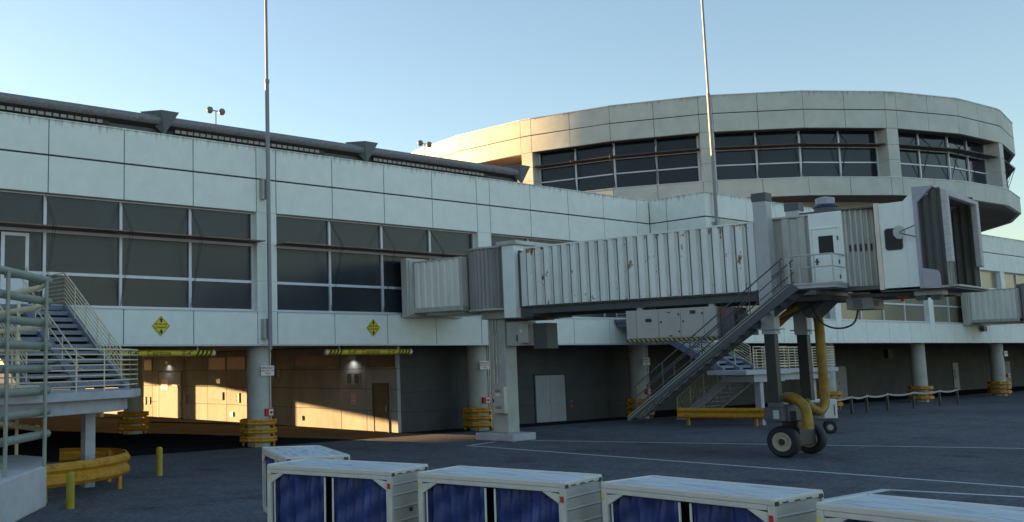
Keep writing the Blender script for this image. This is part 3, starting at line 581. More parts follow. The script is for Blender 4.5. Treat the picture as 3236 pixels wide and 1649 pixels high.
def shutbox(x, y, z, label, first=None):
    if first: return dup(first, (x, y, z), 0, label)
    o = thing('fuel_shutoff_button', label, 'button box', (x, y, z), 0, 'red fuel shut off boxes')
    m = MB(); m.box(-.18, .18, -.06, .1, -.14, .14); m.build('housing', 'red', o, bev=.02)
    p = MB(); p.box(-.03, .17, -.085, -.06, -.12, .12); p.build('face_plate', 'white', o)
    p = MB(); p.lathe([(0, -.14), (.05, -.13), (.06, -.085)], (.07, 0, 0), 12, 'y'); p.build('push_button', 'red', o, smooth=True); return o
s1 = shutoff(23.47, 33.86, 3.02, 'white EMERGENCY FUEL SHUT OFF sign on the masted column between the clearance bars')
b1 = shutbox(23.52, 33.9, 1.36, 'red fuel shut off box on the masted column between the clearance bars')
for x, y, z, t in ((36.05, 33.86, 3.07, 'the column left of the jet bridge pillar'), (48.85, 33.86, 3.1, 'the column behind the jet bridge stair foot'), (90.5, 30.84, 3.2, 'the column at the right frame edge')):
    shutoff(x, y, z, 'white EMERGENCY FUEL SHUT OFF sign on ' + t, s1); shutbox(x, y + .02, z - 1.65, 'red fuel shut off box on ' + t, b1)
ns = thing('prohibition_sign', 'small upright sign with a struck-through circle on the wall beside the dark narrow door', 'sign', (32.18, 39.03, 1.52))
m = MB(); m.box(-.012, .012, -.17, .17, -.25, .25); m.build('plate', 'pale', ns)
m = MB()
for k in range(20):
    t0, t1 = 2 * math.pi * k / 20, 2 * math.pi * (k + 1) / 20
    m.add([(-.016, .13 * math.cos(t0), .08 + .13 * math.sin(t0)), (-.016, .13 * math.cos(t1), .08 + .13 * math.sin(t1)), (-.016, .1 * math.cos(t1), .08 + .1 * math.sin(t1)), (-.016, .1 * math.cos(t0), .08 + .1 * math.sin(t0))], [(0, 1, 2, 3)])
m.add([(-.017, -.1, .165), (-.017, -.08, .18), (-.017, .1, -.005), (-.017, .08, -.02)], [(0, 1, 2, 3)])
for z in (-.12, -.16, -.2): m.add([(-.016, -.12, z), (-.016, .12, z), (-.016, .12, z - .02), (-.016, -.12, z - .02)], [(0, 1, 2, 3)])
m.build('symbol', 'red_text', ns)
sp = MB(); sp.tube((31.9, 45.7, 0), (31.9, 45.7, .95), .09, 12); so = sp.build('striped_post', 'hazard_post', off=(31.9, 45.7, 0)); so.location = (31.9, 45.7, 0); tag(so, 'short red and white striped post behind the masted column', 'post')
# column guards
def guard(x, y, r, label, first=None, front=False):
    if first: return dup(first, (x, y, 0), 0, label)
    o = thing('column_guard', label, 'guard rail', (x, y, 0), 0, 'yellow guards round the columns')
    path = [(r * math.cos(R(22.5 + 45 * k)) / .96, r * math.sin(R(22.5 + 45 * k)) / .96) for k in range(9)]
    prof = [(0, 0), (.035, .02), (.055, .05), (.03, .095), (.03, .115), (.055, .16), (.035, .19), (0, .21)]
    for z in (.2, .53, .87):
        b = MB(); g = []
        for px, py in path:
            n = Vector((px, py)).normalized(); g.append([(px + n.x * d, py + n.y * d, z + h) for d, h in prof])
        b.sheet(g); ro = b.build('rail', 'yellow', o, fix=False); mod = ro.modifiers.new('thick', 'SOLIDIFY'); mod.thickness = .012
    for sx in (-1, 1):
        for sy in (-1, 1):
            p = MB(); p.box(sx * .44 - .04, sx * .44 + .04, sy * .44 - .04, sy * .44 + .04, 0, 1.05); p.build('post', 'yellow', o)
    return o
g1 = guard(23.36, 34.4, .69, 'three-rail yellow guard round the masted column between the clearance bars')
guard(23.4, 45.4, .69, 'three-rail yellow guard round the column left of the sunlit door', g1)
guard(36.05, 34.4, .69, 'three-rail yellow guard round the column left of the jet bridge support pillar', g1)
guard(48.8, 34.4, .69, 'three-rail yellow guard behind the foot of the jet bridge stairs', g1)
guard(63.7, 31.4, .69, 'three-rail yellow guard behind the yellow hoses of the jet bridge wheels', g1)
guard(76.5, 31.4, .69, 'three-rail yellow guard directly behind the tape barrier', g1)
guard(90.2, 31.4, .69, 'three-rail yellow guard at the right edge, right of the tape barrier', g1)
# bollards
def bollard(x, y, label):
    m = MB(); m.lathe([(0, 0), (.1, 0), (.1, .77), (.09, .82), (.06, .848), (0, .855)], (0, 0, 0), 20); o = m.build('bollard', 'bollard', smooth=True); o.location = (x, y, 0); return tag(o, label, 'bollard', 'yellow bollards')
b0 = bollard(10.03, 22.6, 'round-topped yellow bollard in front of the curved yellow barrier')
b2 = b0.copy(); COL.objects.link(b2); b2.location = (15.03, 27.45, 0); b2['label'] = 'round-topped yellow bollard standing alone right of the curved yellow barrier'
# W-beam barriers
def wbeam(path, z0, z1, posts, label, loc):
    o = thing('crash_barrier', label, 'barrier', loc, 0, 'yellow crash barriers'); h = z1 - z0
    prof = [(0, 0), (.02, .02 * h), (.09, .16 * h), (.09, .28 * h), (.0, .44 * h), (.0, .56 * h), (.09, .72 * h), (.09, .84 * h), (.02, .98 * h), (0, h)]
    g = []
    for i, p in enumerate(path):
        a = Vector(path[max(i - 1, 0)]); c = Vector(path[min(i + 1, len(path) - 1)]); t = (c - a).normalized(); n = Vector((t.y, -t.x))
        g.append([(p[0] + n.x * d, p[1] + n.y * d, z0 + z) for d, z in prof])
    b = MB(); b.sheet(g); bo = b.build('beam', 'yellow', o, off=loc, fix=False); md = bo.modifiers.new('thick', 'SOLIDIFY'); md.thickness = .014
    for x, y in posts: p = MB(); p.box(x - .05, x + .05, y - .06, y + .06, 0, z1 - .04); p.build('post', 'yellow', o, off=loc)
    return o
wbeam([(7.6, 23.3), (9.0, 23.6), (10.3, 23.95), (11.4, 24.35), (12.3, 24.9), (13.0, 25.6), (13.4, 26.5), (13.35, 27.2), (12.9, 27.9), (12.2, 28.3)], .36, .92, [(10.0, 24.05), (12.66, 25.35), (13.2, 27.1)], 'curved yellow crash barrier wrapping the post under the left stair landing', (12.0, 25.0, 0))
wbeam([(44.9, 29.55), (45.9, 27.7), (47.2, 25.3)], .34, .83, [(45.2, 29.16), (46.65, 26.5)], 'straight yellow crash barrier beneath the right stair landing, left of the bogie', (46, 27.6, 0))
# ------------------------------------------------------------------ exterior stairs
def yprism(mb, poly, x0, x1):
    n = len(poly); vs = [(x0, y, z) for y, z in poly] + [(x1, y, z) for y, z in poly]
    return mb.add(vs, [tuple(range(n)), tuple(range(2 * n - 1, n - 1, -1))] + [(i, n + i, n + (i + 1) % n, (i + 1) % n) for i in range(n)])
ZL = 2.63
def railing(pts, o, off, m='cream', n=8, h=1.1, r=.017, name='railing', spacing=1.0, z0=.14):
    """pts: foot line of the rail; bars follow it at n heights, posts at intervals"""
    mb = MB()
    for k in range(n): mb.path([(x, y, z + z0 + (h - z0) * k / (n - 1)) for x, y, z in pts], r if k < n - 1 else r * 1.35, 6)
    for (p, q) in zip(pts[:-1], pts[1:]):
        p = Vector(p); q = Vector(q); m_ = max(1, round((q - p).length / spacing))
        for k in range(m_ + 1): a = p.lerp(q, k / m_); mb.tube(a, a + Vector((0, 0, h)), r * 1.15, 6)
    return mb.build(name, m, o, off=off)
def stair(dx, label, landing, beam, posts, rails, lower=None):
    off = (dx + 12.2, 28, 0); o = thing('exterior_stair', label, 'staircase', off, 0, 'outside stairs to the upper doors')
    b = lambda mb, n, m, **k: mb.build(n, m, o, off=off, **k)
    d = MB(); d.box(dx + 10.9, dx + 14.0, 32.05, 33.56, 5.17, 5.345); d.box(dx + 11.0, dx + 13.9, 32.2, 33.5, 4.95, 5.17); b(d, 'upper_deck', 'blue_steel', bev=.01)
    y0, z0, y1, z1, n = 32.05, 5.345, 27.8, ZL, 12
    for x in (10.97, 12.5, 14.0):
        s = MB(); yprism(s, [(y0, z0 + .02), (y0, z0 - .42), (y1 + .1, z1), (y1 - .3, z1), (y1 - .3, z1 + .1)], dx + x - (.13 if x == 12.5 else .1), dx + x + (.13 if x == 12.5 else .1)); b(s, 'stringer', 'blue_steel')
    t = MB(); r = (z0 - z1) / n; run = (y0 - y1) / (n - 1)
    for k in range(n - 1):
        zt = z0 - r * (k + 1); yb = y0 - run * k
        for xa, xb in ((11.07, 12.37), (12.63, 13.9)): t.box(dx + xa, dx + xb, yb - run - .02, yb - .02, zt - .035, zt); t.box(dx + xa, dx + xb, yb - run - .02, yb - run + .01, zt - .13, zt - .035)
    b(t, 'tread_flight', 'tread'); t = MB(); yprism(t, [(y0 - .05, z0 - .2), (y0 - .05, z0 - .34), (y1 + .3, z1 + .02), (y1 + .12, z1 + .02)], dx + 11.07, dx + 13.9); b(t, 'flight_underside', 'jbinner')
    l = MB(); l.prism([(x + dx, y) for x, y in landing], ZL - .21, ZL); b(l, 'landing_slab', 'stairconc', bev=.015)
    l = MB(); l.prism([(x + dx, y) for x, y in beam], 2.06, ZL - .212); b(l, 'landing_beam', 'stairconc', bev=.015)
    for x, y in posts: p = MB(); p.box(dx + x - .15, dx + x + .15, y - .15, y + .15, 0, 2.058); b(p, 'support_post', 'stairconc', bev=.01)
    railing([(dx + 13.94, 33.45, z0), (dx + 13.94, y0, z0), (dx + 13.94, y1, z1 + .05)], o, off)
    railing([(dx + 10.97, 33.45, z0), (dx + 10.97, y0, z0), (dx + 10.97, y1, z1 + .05)], o, off)
    h = MB()
    for zz in (.55, .9): h.path([(dx + 12.5, y0 + .2, z0 + zz), (dx + 12.5, y1 - .1, z1 + zz + .06), (dx + 12.5, y1 - .45, z1 + zz)], .022, 6)
    for k in range(5): a = k / 4; y = y0 + (y1 - y0) * a; z = z0 + (z1 - z0) * a; h.tube((dx + 12.5, y, z), (dx + 12.5, y, z + .9), .02, 6)
    b(h, 'handrail', 'cream')
    for rl in rails: railing([(x + dx, y, ZL) for x, y in rl], o, off, spacing=1.15)
    if lower:
        xa, xb, ya, yb = lower; n = 11; r = ZL / n; run = (yb - ya) / n; t = MB()
        for k in range(n - 1): z = ZL - r * (k + 1); t.box(dx + xa + .15, dx + xb - .15, ya + run * k, ya + run * (k + 1) + .03, z - .05, z)
        b(t, 'lower_tread_flight', 'tread')
        for x in (xa, xb - .22): s = MB(); yprism(s, [(ya, ZL - .02), (ya, ZL - .5), (yb - .35, 0), (yb + .15, 0)], dx + x, dx + x + .22); b(s, 'lower_stringer', 'stairconc')
        for x in (xa + .05, xb - .05): railing([(dx + x, ya, ZL - .05), (dx + x, yb, .1)], o, off, n=8, h=1.05)
    return o
stair(0, 'steel stair with cream railings and concrete landing at the left edge, below the glass door',
      [(6.5, 22.7), (9.85, 23.6), (13.1, 25.4), (13.95, 26.6), (14.1, 28.1), (6.5, 28.1)], [(6.6, 23.1), (9.8, 23.95), (12.75, 25.55), (13.5, 26.55), (13.6, 27.9), (6.6, 27.9)], [(12.2, 26.35)],
      [[(7, 22.95), (9.85, 23.72), (13.05, 25.5), (13.85, 26.6), (14.0, 28.0)]])
stair(34.9, 'steel stair with cream railings behind the jet bridge stairs and the straight yellow barrier',
      [(10.3, 26.0), (14.4, 26.0), (14.4, 27.2), (21.6, 27.2), (21.6, 29.0), (14.0, 29.0), (14.0, 28.0), (10.3, 28.0)], [(11.4, 26.25), (14.2, 26.25), (14.2, 27.5), (21.2, 27.5), (21.2, 28.8), (14.1, 28.8), (14.1, 27.9), (11.4, 27.9)], [(12.2, 26.5), (20.6, 28.2)],
      [[(11.2, 26.1), (14.3, 26.1), (14.3, 27.3), (21.5, 27.3), (21.5, 28.9), (17, 28.9)]], lower=(14.04, 16.6, 28.95, 32.2))
# tube railed stair tower at the left edge
off = (8.5, 23.5, 0); st = thing('tube_railed_stair', 'round stair enclosure of thick horizontal tubes on a concrete block at the left edge', 'stair enclosure', off)
m = MB(); m.prism([(9.73, 23.3), (10.55, 25.4), (10.3, 26.6), (5, 26.6), (4.5, 21), (6.3, 18.9)], 0, .98); m.build('base_block', 'blockconc', st, off=off, bev=.05)
m = MB()
for k in range(9): a = Vector((9.2, 23.5)); d = Vector((-.617, -.787)); p = a + d * (.35 + .16 * k); q = Vector((-.787, .617)); w = 1.5; z = 1.0 + .03 * k; m.add([(*(p + q * .25), z), (*(p + q * w), z), (*(p + d * .13 + q * w), z), (*(p + d * .13 + q * .25), z), (*(p + q * .25), .97), (*(p + q * w), .97), (*(p + d * .13 + q * w), .97), (*(p + d * .13 + q * .25), .97)], [(0, 1, 2, 3), (0, 4, 5, 1), (1, 5, 6, 2), (2, 6, 7, 3), (3, 7, 4, 0)])
m.build('ribbed_tread', 'steel', st, off=off)
lv8 = [5.4, 4.88, 4.34, 3.79, 3.25, 2.72, 2.22, 1.68]
for z in lv8:
    m = MB(); m.path([(5.4, 18.8, z), (7.86, 21.5, z), (9.93, 23.78, z)], .098, 14); m.build('tube_rail', 'tube', st, off=off, smooth=True)
    m = MB(); m.path([(9.93, 23.83, z), (10.5, 25.6, z), (10.62, 26.2, z)], .055, 10); m.path([(10.62, 26.1, z), (10.7, 29.0, z), (9.0, 31.5, z), (6, 32.2, z)], .085, 12); m.build('inner_tube_rail', 'cream', st, off=off, smooth=True)  # cream here paints sunlight onto the inner tubes
for x, y, mt, r in ((9.55, 23.24, 'tube', .05), (7.93, 21.46, 'tube', .05), (6.3, 19.66, 'tube', .05)):
    m = MB(); m.tube((x + .06, y - .09, .96), (x + .06, y - .09, 5.36), r, 10); m.build('post', mt, st, off=off, smooth=True)
for x, y in ((10.6, 27.5), (9.8, 30.2)):
    m = MB(); m.tube((x, y, .0), (x, y, 5.1), .05, 10); m.build('post', 'cream', st, off=off, smooth=True)  # cream paints sunlight onto these inner posts too
# ------------------------------------------------------------------ jet bridge (local x along the tunnel, -y towards the visible side)
def corr(mb, x0, x1, y, z0, z1, pitch, out, depth, side=-1, ramp=.22, inv=False):
    """trapezoid ribbed sheet along x at lateral y"""
    n = max(1, round((x1 - x0) / pitch)); p = (x1 - x0) / n; xs = []
    for k in range(n):
        b = x0 + p * k
        xs += [(b, 0), (b + p * (1 - out) * .5 * .9, 0), (b + p * ((1 - out) * .5 + ramp * .25), depth), (b + p * (1 - (1 - out) * .5 - ramp * .25), depth), (b + p * (1 - (1 - out) * .5 * .9), 0)]
    xs.append((x1, 0))
    return mb.sheet([[(x, y + side * d, z) for x, d in xs] for z in (z0, z1)])
def jetbridge(name, label, loc, rz):
    return thing(name, label, 'jet bridge', loc, rz, 'passenger bridges on the facade')
JA = R(-84.6); J = jetbridge('jet_bridge', 'long white corrugated jet bridge with rust spots, stairs, yellow hoses and a rotating cab', (32.7, 29.5, 0), JA)
def jb(mb, n, m, p=J, **k): return mb.build(n, m, p, **k)
def fixed_walkway(p, lat, x0=-4.12):
    m = MB(); m.box(x0, x0 + .34, -lat - .42, lat + .42, 5.25, 7.86); m.box(x0 + .34, x0 + .42, -lat - .3, lat + .3, 5.35, 7.76); jb(m, 'facade_collar', 'jbgrey', p, bev=.02)
    m = MB(); corr(m, x0 + .42, -1.05, -lat, 5.62, 7.62, .36, .55, .08); jb(m, 'walkway_side', 'jb', p, fix=False); m = MB(); corr(m, x0 + .42, -1.05, lat, 5.62, 7.62, .36, .55, .08, 1); jb(m, 'walkway_side', 'jb', p, fix=False)
    m = MB(); m.box(x0 + .4, -1.0, -lat - .07, lat + .07, 7.62, 7.7); m.box(-1.16, -1.0, -lat - .06, lat + .06, 5.4, 7.62); jb(m, 'walkway_roof', 'jbgrey', p, bev=.01)
    m = MB(); m.box(x0 + .4, -1.0, -lat - .07, lat + .07, 5.42, 5.62); m.box(x0 + .8, -1.2, -lat + .3, lat - .3, 5.3, 5.42); jb(m, 'walkway_floor', 'jbgrey', p, bev=.01)
    m = MB(); n = 46; rr = 1.38; pr = []
    vs = []
    for z in (5.42, 7.93):
        row = []
        for k in range(n * 2 + 1):
            t = 2 * math.pi * k / (n * 2); r_ = rr + (.055 if k % 2 else 0); row.append((r_ * math.cos(t), r_ * math.sin(t), z))
        vs.append(row)
    m.sheet(vs); jb(m, 'rotunda_drum', 'jbdrum', p, fix=False)
    m = MB(); m.lathe([(0, 7.93), (1.47, 7.93), (1.47, 8.0), (0, 8.04)], (0, 0, 0), 40); jb(m, 'rotunda_cap', 'jbgrey', p); m = MB(); m.lathe([(0, 5.42), (1.48, 5.42), (1.48, 5.34), (0, 5.34)], (0, 0, 0), 40); jb(m, 'rotunda_floor', 'jbgrey', p)
    m = MB(); m.box(-1.2, -.7, -1.1, 1.1, 5.45, 7.8); jb(m, 'rotunda_lining', 'jbdark', p)
fixed_walkway(J, 1.45)
# support pillar
m = MB(); m.box(-.85, 1.05, -1.15, .45, 0, .3); jb(m, 'pillar_base', 'stairconc', bev=.03)
m = MB(); m.box(-.27, .51, -.69, .09, .3, 5.0); m.box(-.5, 1.2, -.9, .5, 5.0, 5.34); jb(m, 'support_pillar', 'column', bev=.03)
m = MB()
for x, y in ((-.31, -.66), (-.05, -.73), (.1, -.73)): m.tube((x, y, .5 if x < -.2 else 2.3), (x, y, 5.0), .045 if x < -.2 else .03, 8)
for z in (3.0, 4.4): m.box(-.1, .15, -.76, -.69, z, z + .06)
jb(m, 'conduit', 'steel')
m = MB(); m.box(-.03, .54, -.96, -.7, 1.1, 2.2); co = jb(m, 'control_cabinet', 'steel', bev=.012)
m = MB(); m.box(.0, .51, -.985, -.96, 1.13, 2.17); dd = jb(m, 'cabinet_door', 'acunit', co, bev=.008)
m = MB()
for z in (1.3, 1.34, 1.38, 1.98, 2.02, 2.06): m.box(.12, .4, -.99, -.985, z, z + .018)
jb(m, 'vent_grille', 'louver', co); m = MB(); m.box(.02, .06, -1.01, -.985, 1.55, 1.7); jb(m, 'handle', 'louver', co)
m = MB(); m.box(.15, .38, -.991, -.985, 1.82, 1.92); jb(m, 'notice', 'white', co)
m = MB(); m.box(.55, 1.5, -.62, .1, 3.87, 4.86); uo = jb(m, 'electrical_box', 'jbgrey', bev=.015)
m = MB(); m.box(1.28, 1.78, -.85, -.625, 3.97, 4.74); jb(m, 'side_box', 'jbgrey', uo, bev=.012); m = MB(); m.box(1.05, 1.25, -.64, -.62, 4.05, 4.3); jb(m, 'box_louver', 'jbdark', uo); m = MB(); m.box(1.4, 1.52, -.87, -.85, 4.4, 4.52); jb(m, 'notice', 'white', uo)
m = MB(); m.box(1.9, 2.55, -.66, .1, 3.72, 4.75); jb(m, 'dark_electrical_box', 'jbcap', bev=.012)
m = MB(); m.box(.6, 2.5, -.5, .0, 4.88, 5.1); jb(m, 'box_bracket', 'jbdark')
# portal frame and long tunnel
m = MB(); m.box(1.22, 1.8, -1.62, -1.3, 4.98, 7.93); m.box(1.22, 1.8, 1.3, 1.62, 4.98, 7.93); m.box(1.22, 1.8, -1.3, 1.3, 7.7, 7.93); m.box(1.22, 1.8, -1.3, 1.3, 4.98, 5.4); po = jb(m, 'portal_frame', 'jbpanel', bev=.012)
m = MB(); m.box(1.0, 2.0, -1.72, 1.72, 7.93, 8.09); jb(m, 'portal_cap', 'jbgrey', bev=.015)
m = MB(); m.box(1.81, 2.5, -1.3, 1.3, 5.0, 5.38); m.box(1.81, 2.2, -1.35, 1.35, 5.4, 7.6); jb(m, 'gangway_joint', 'jbdark')
m = MB(); m.box(1.95, 2.1, -1.4, 1.4, 5.42, 7.6); m.box(2.1, 2.22, -1.47, 1.47, 5.42, 7.64); m.box(2.22, 2.36, -1.54, 1.54, 5.42, 7.67); jb(m, 'tunnel_end_ring', 'jb', bev=.01)
m = MB(); corr(m, 2.36, 11.62, -1.54, 5.42, 7.68, .40, .6, .13); ts = jb(m, 'tunnel_side', 'jbrust', fix=False); m = MB(); nn = round((11.62 - 2.36) / .40); pp = (11.62 - 2.36) / nn
for k in range(nn): m.box(2.36 + pp * k - .018, 2.36 + pp * k + .018, -1.552, -1.54, 5.43, 7.67)
jb(m, 'rib_shade_strip', 'ribshade', ts); m = MB(); corr(m, 2.36, 11.62, 1.54, 5.42, 7.68, .40, .6, .1, 1); jb(m, 'tunnel_side', 'jbrust', fix=False)  # strips darken the rib valleys in place of shade
m = MB(); m.box(2.3, 11.64, -1.64, 1.64, 7.685, 7.75); m.box(2.36, 11.62, -1.5, 1.5, 5.42, 7.68); jb(m, 'tunnel_roof', 'jb', bev=.01)
m = MB(); m.box(2.3, 11.62, -1.6, 1.6, 5.36, 5.42); m.box(2.4, 11.62, -1.5, -1.3, 5.1, 5.36); m.box(2.4, 11.62, 1.3, 1.5, 5.1, 5.36); m.box(2.4, 11.62, -1.3, 1.3, 5.2, 5.36); jb(m, 'tunnel_underframe', 'jbdark')
m = MB(); corr(m, 11.66, 13.22, -1.36, 5.36, 7.72, .52, .5, .09); jb(m, 'outer_tunnel_side', 'jbgrey', fix=False); m = MB(); corr(m, 11.66, 13.22, 1.36, 5.36, 7.72, .52, .5, .09, 1); jb(m, 'outer_tunnel_side', 'jbgrey', fix=False)
m = MB(); m.box(11.62, 13.24, -1.46, 1.46, 7.73, 7.8); m.box(11.66, 13.22, -1.3, 1.3, 5.36, 7.72); m.box(11.62, 13.24, -1.4, 1.4, 5.2, 5.36); jb(m, 'outer_tunnel_roof', 'jbgrey', bev=.01)
# vestibule with service door
m = MB(); m.box(13.24, 14.26, -1.6, 1.6, 5.38, 7.77); jb(m, 'vestibule', 'jbpanel', bev=.02)
m = MB(); m.box(13.28, 14.16, -1.625, -1.6, 5.56, 5.6); m.box(13.28, 13.33, -1.625, -1.6, 5.6, 7.25); m.box(14.11, 14.16, -1.625, -1.6, 5.6, 7.25); m.box(13.28, 14.16, -1.64, -1.6, 7.25, 7.29); do = jb(m, 'service_door', 'jbpanel')
m = MB(); m.box(13.34, 14.10, -1.618, -1.6, 5.61, 7.24); jb(m, 'door_leaf', 'jbpanel', do); m = MB(); m.box(13.52, 13.96, -1.624, -1.618, 6.45, 7.02); jb(m, 'door_window', 'lens', do)
m = MB(); m.box(13.38, 13.5, -1.66, -1.618, 6.2, 6.24); m.box(13.41, 13.46, -1.64, -1.618, 6.12, 6.32); jb(m, 'handle', 'jbcap', do)
for z in (6.85, 6.1, 5.64): m = MB(); m.box(14.08, 14.12, -1.635, -1.618, z, z + .13); jb(m, 'hinge', 'jbcap', do)
m = MB(); m.lathe([(0, 7.79), (.38, 7.79), (.34, 8.09), (.0, 8.09)], (13.32, -.3, 0), 24); vo = jb(m, 'roof_vent', 'jbdark')
m = MB(); m.lathe([(.3, 8.08), (.38, 8.1), (.31, 8.19), (.0, 8.19)], (13.32, -.3, 0), 24); jb(m, 'skirt', 'skirt', vo)
m = MB(); m.lathe([(.3, 8.19), (.31, 8.22), (.31, 8.4), (.0, 8.47)], (13.32, -.3, 0), 6); jb(m, 'cowl', 'purple', vo)
m = MB(); m.box(12.9, 14.2, -1.4, 1.4, 7.78, 7.86); jb(m, 'vestibule_roof', 'jbdark')
# rotating slat drum
cx = 14.26; rows = [[], [], [], []]; n = 64
for k in range(2 * n + 1):
    t = -math.pi / 2 + math.pi * k / (2 * n); q = 1.54 + (.085 if (k // 2) % 2 else 0); rows[0].append((cx + q * .94 * math.cos(t), q * math.sin(t), 5.37)); rows[1].append((cx + q * .94 * math.cos(t), q * math.sin(t), 7.74))
m = MB(); m.sheet(rows[:2]); so = jb(m, 'slat_curtain', 'jbgrey', fix=False)
for k in range(4, 60, 4):
    t0 = -math.pi / 2 + math.pi * (k + .0) / (2 * n); t1 = -math.pi / 2 + math.pi * (k + 1.0) / (2 * n); q = 1.58
    m = MB(); m.add([(cx + q * .94 * math.cos(t), q * math.sin(t), z) for t, z in ((t0, 6.45), (t1, 6.45), (t1, 6.67), (t0, 6.67))], [(0, 1, 2, 3)])
    so2 = jb(m, 'slat_window', 'lens', so); so2.modifiers.new('thick', 'SOLIDIFY').thickness = .01
m = MB(); m.prism([(cx, -1.62), (15.3, -1.62), (15.5, 0), (15.3, 1.62), (cx, 1.62)], 7.75, 7.8); jb(m, 'cab_roof_ring', 'jbdark'); m = MB(); m.prism([(cx - .2, -1.6), (15.4, -1.6), (15.5, 0), (15.4, 1.6), (cx - .2, 1.6)], 5.24, 5.36); jb(m, 'cab_floor_ring', 'jbdark')
# cab head
m = MB(); m.box(15.32, 16.0, -1.62, 1.3, 5.24, 7.83); m.add([(16.0, -1.62, 7.83), (16.0, 1.3, 7.83), (16.34, 1.5, 8.12), (16.34, -1.72, 8.12), (16.0, -1.62, 5.24), (16.0, 1.3, 5.24), (16.34, 1.5, 5.24), (16.34, -1.72, 5.24)], [(0, 1, 2, 3), (0, 3, 7, 4), (1, 5, 6, 2), (4, 7, 6, 5), (3, 2, 6, 7)]); jb(m, 'cab_head', 'jbpanel', bev=.012)
m = MB(); m.box(15.2, 15.318, -1.66, 1.34, 5.2, 7.86); jb(m, 'cab_edge_strip', 'jbcream', bev=.01)  # cream colour paints low sun on the cab's edge
def rrect(x0, x1, z0, z1, r, n=5):
    o = []
    for cx_, cz_, a in ((x1 - r, z1 - r, 0), (x0 + r, z1 - r, 90), (x0 + r, z0 + r, 180), (x1 - r, z0 + r, 270)): o += [(cx_ + r * math.cos(R(a + 90 * i / n)), cz_ + r * math.sin(R(a + 90 * i / n))) for i in range(n + 1)]
    return o
m = MB(); m.xprism(rrect(15.44, 15.92, 6.38, 7.05, .09), -1.645, -1.6); wo = jb(m, 'cab_window', 'jbdark'); m = MB(); m.xprism(rrect(15.465, 15.895, 6.41, 7.02, .075), -1.652, -1.646); jb(m, 'pane', 'lens', wo)
m = MB(); m.lathe([(0, -.03), (.2, -.02), (.215, .01), (0, .03)], (0, 0, 0), 9, 'y'); m.v = [(x * .62 + 15.97, y + x * .5 - 2.05, z + 6.86) for x, y, z in m.v]; mo = jb(m, 'mirror', 'jbcol')
m = MB(); m.path([(15.97, -2.07, 6.86), (16.36, -1.75, 7.08)], .014, 6); m.path([(15.97, -2.07, 6.84), (16.36, -1.75, 6.7)], .014, 6); jb(m, 'mirror_stay', 'cable', mo)
# canopy
m = MB()
for y0, y1 in ((-1.8, -1.66), (1.4, 1.54)): m.xprism([(16.32, 5.18), (16.42, 5.18), (16.43, 7.72), (16.87, 8.17), (16.32, 8.2)], y0, y1)
m.box(16.33, 16.86, -1.66, 1.4, 8.14, 8.2); m.box(16.33, 16.42, -1.66, 1.4, 5.18, 5.24); jb(m, 'canopy_frame', 'purple', bev=.006)
m = MB()
def bel(y, s):
    xs = [(16.38 + .11 * k, (.0 if k % 2 else .1)) for k in range(7)]; m.sheet([[(x, y + s * d, z + (0 if z < 6 else min(0, (x - 16.42) * .8 - .38))) for x, d in xs] for z in (5.24, 8.12)])
bel(-1.62, -1); bel(1.36, 1); m.box(16.36, 17.05, -1.55, 1.3, 7.86, 7.9); jb(m, 'canopy_bellows', 'bellow', fix=False)
m = MB(); m.box(16.35, 16.4, -1.5, 1.3, 5.24, 8.0); 
for k in range(12): m.box(16.4, 16.44, -1.4 + .22 * k, -1.32 + .22 * k, 5.3, 7.9)
jb(m, 'cab_opening', 'jbgrey')
m = MB(); m.box(17.03, 17.2, -1.72, -1.5, 5.9, 8.03); m.box(17.03, 17.2, 1.15, 1.4, 5.9, 7.95); m.add([(17.03, -1.5, 7.85), (17.2, -1.5, 7.85), (17.2, 1.15, 7.82), (17.03, 1.15, 7.82), (17.03, -1.5, 8.03), (17.2, -1.5, 8.03), (17.2, 1.15, 7.95), (17.03, 1.15, 7.95)], [(0, 1, 2, 3), (7, 6, 5, 4), (0, 4, 5, 1), (2, 6, 7, 3), (1, 5, 6, 2), (0, 3, 7, 4)]); jb(m, 'canopy_pad', 'pad', bev=.03)
m = MB(); m.xprism([(16.43, 5.2), (16.88, 5.2), (16.88, 5.56), (16.83, 5.68), (16.43, 5.77)], -1.84, -1.78); jb(m, 'lower_side_panel', 'purple', bev=.006)
m = MB(); m.box(15.2, 17.2, -1.6, 1.35, 5.14, 5.18); m.box(14.2, 16.6, -1.2, 1.1, 5.03, 5.135); jb(m, 'cab_underframe', 'jbdark')
m = MB(); m.box(17.0, 17.28, -1.5, 1.3, 5.19, 5.25); jb(m, 'floor_lip', 'pad', bev=.02)
m = MB(); m.box(14.05, 14.8, -1.22, -.2, 4.67, 5.02); m.box(14.1, 14.75, -1.2, -.25, 5.02, 5.2); ao = jb(m, 'air_conditioner', 'acmid', bev=.015)
m = MB()
for k in range(9): m.box(14.25, 14.52, -1.235, -1.22, 4.71 + .032 * k, 4.725 + .032 * k)
m.box(14.801, 14.81, -1.05, -.7, 4.76, 4.93); jb(m, 'grille', 'jbdark', ao)
m = MB(); m.box(15.42, 15.66, -.95, -.7, 4.98, 5.03); m.lathe([(0, 4.86), (.05, 4.87), (.055, 4.98), (0, 4.98)], (15.53, -.82, 0), 12); jb(m, 'beacon', 'amber', smooth=True)
m = MB(); m.box(16.0, 16.75, -1.3, -.8, 5.0, 5.14); lo_ = jb(m, 'lamp_tray', 'jbgrey'); m = MB()
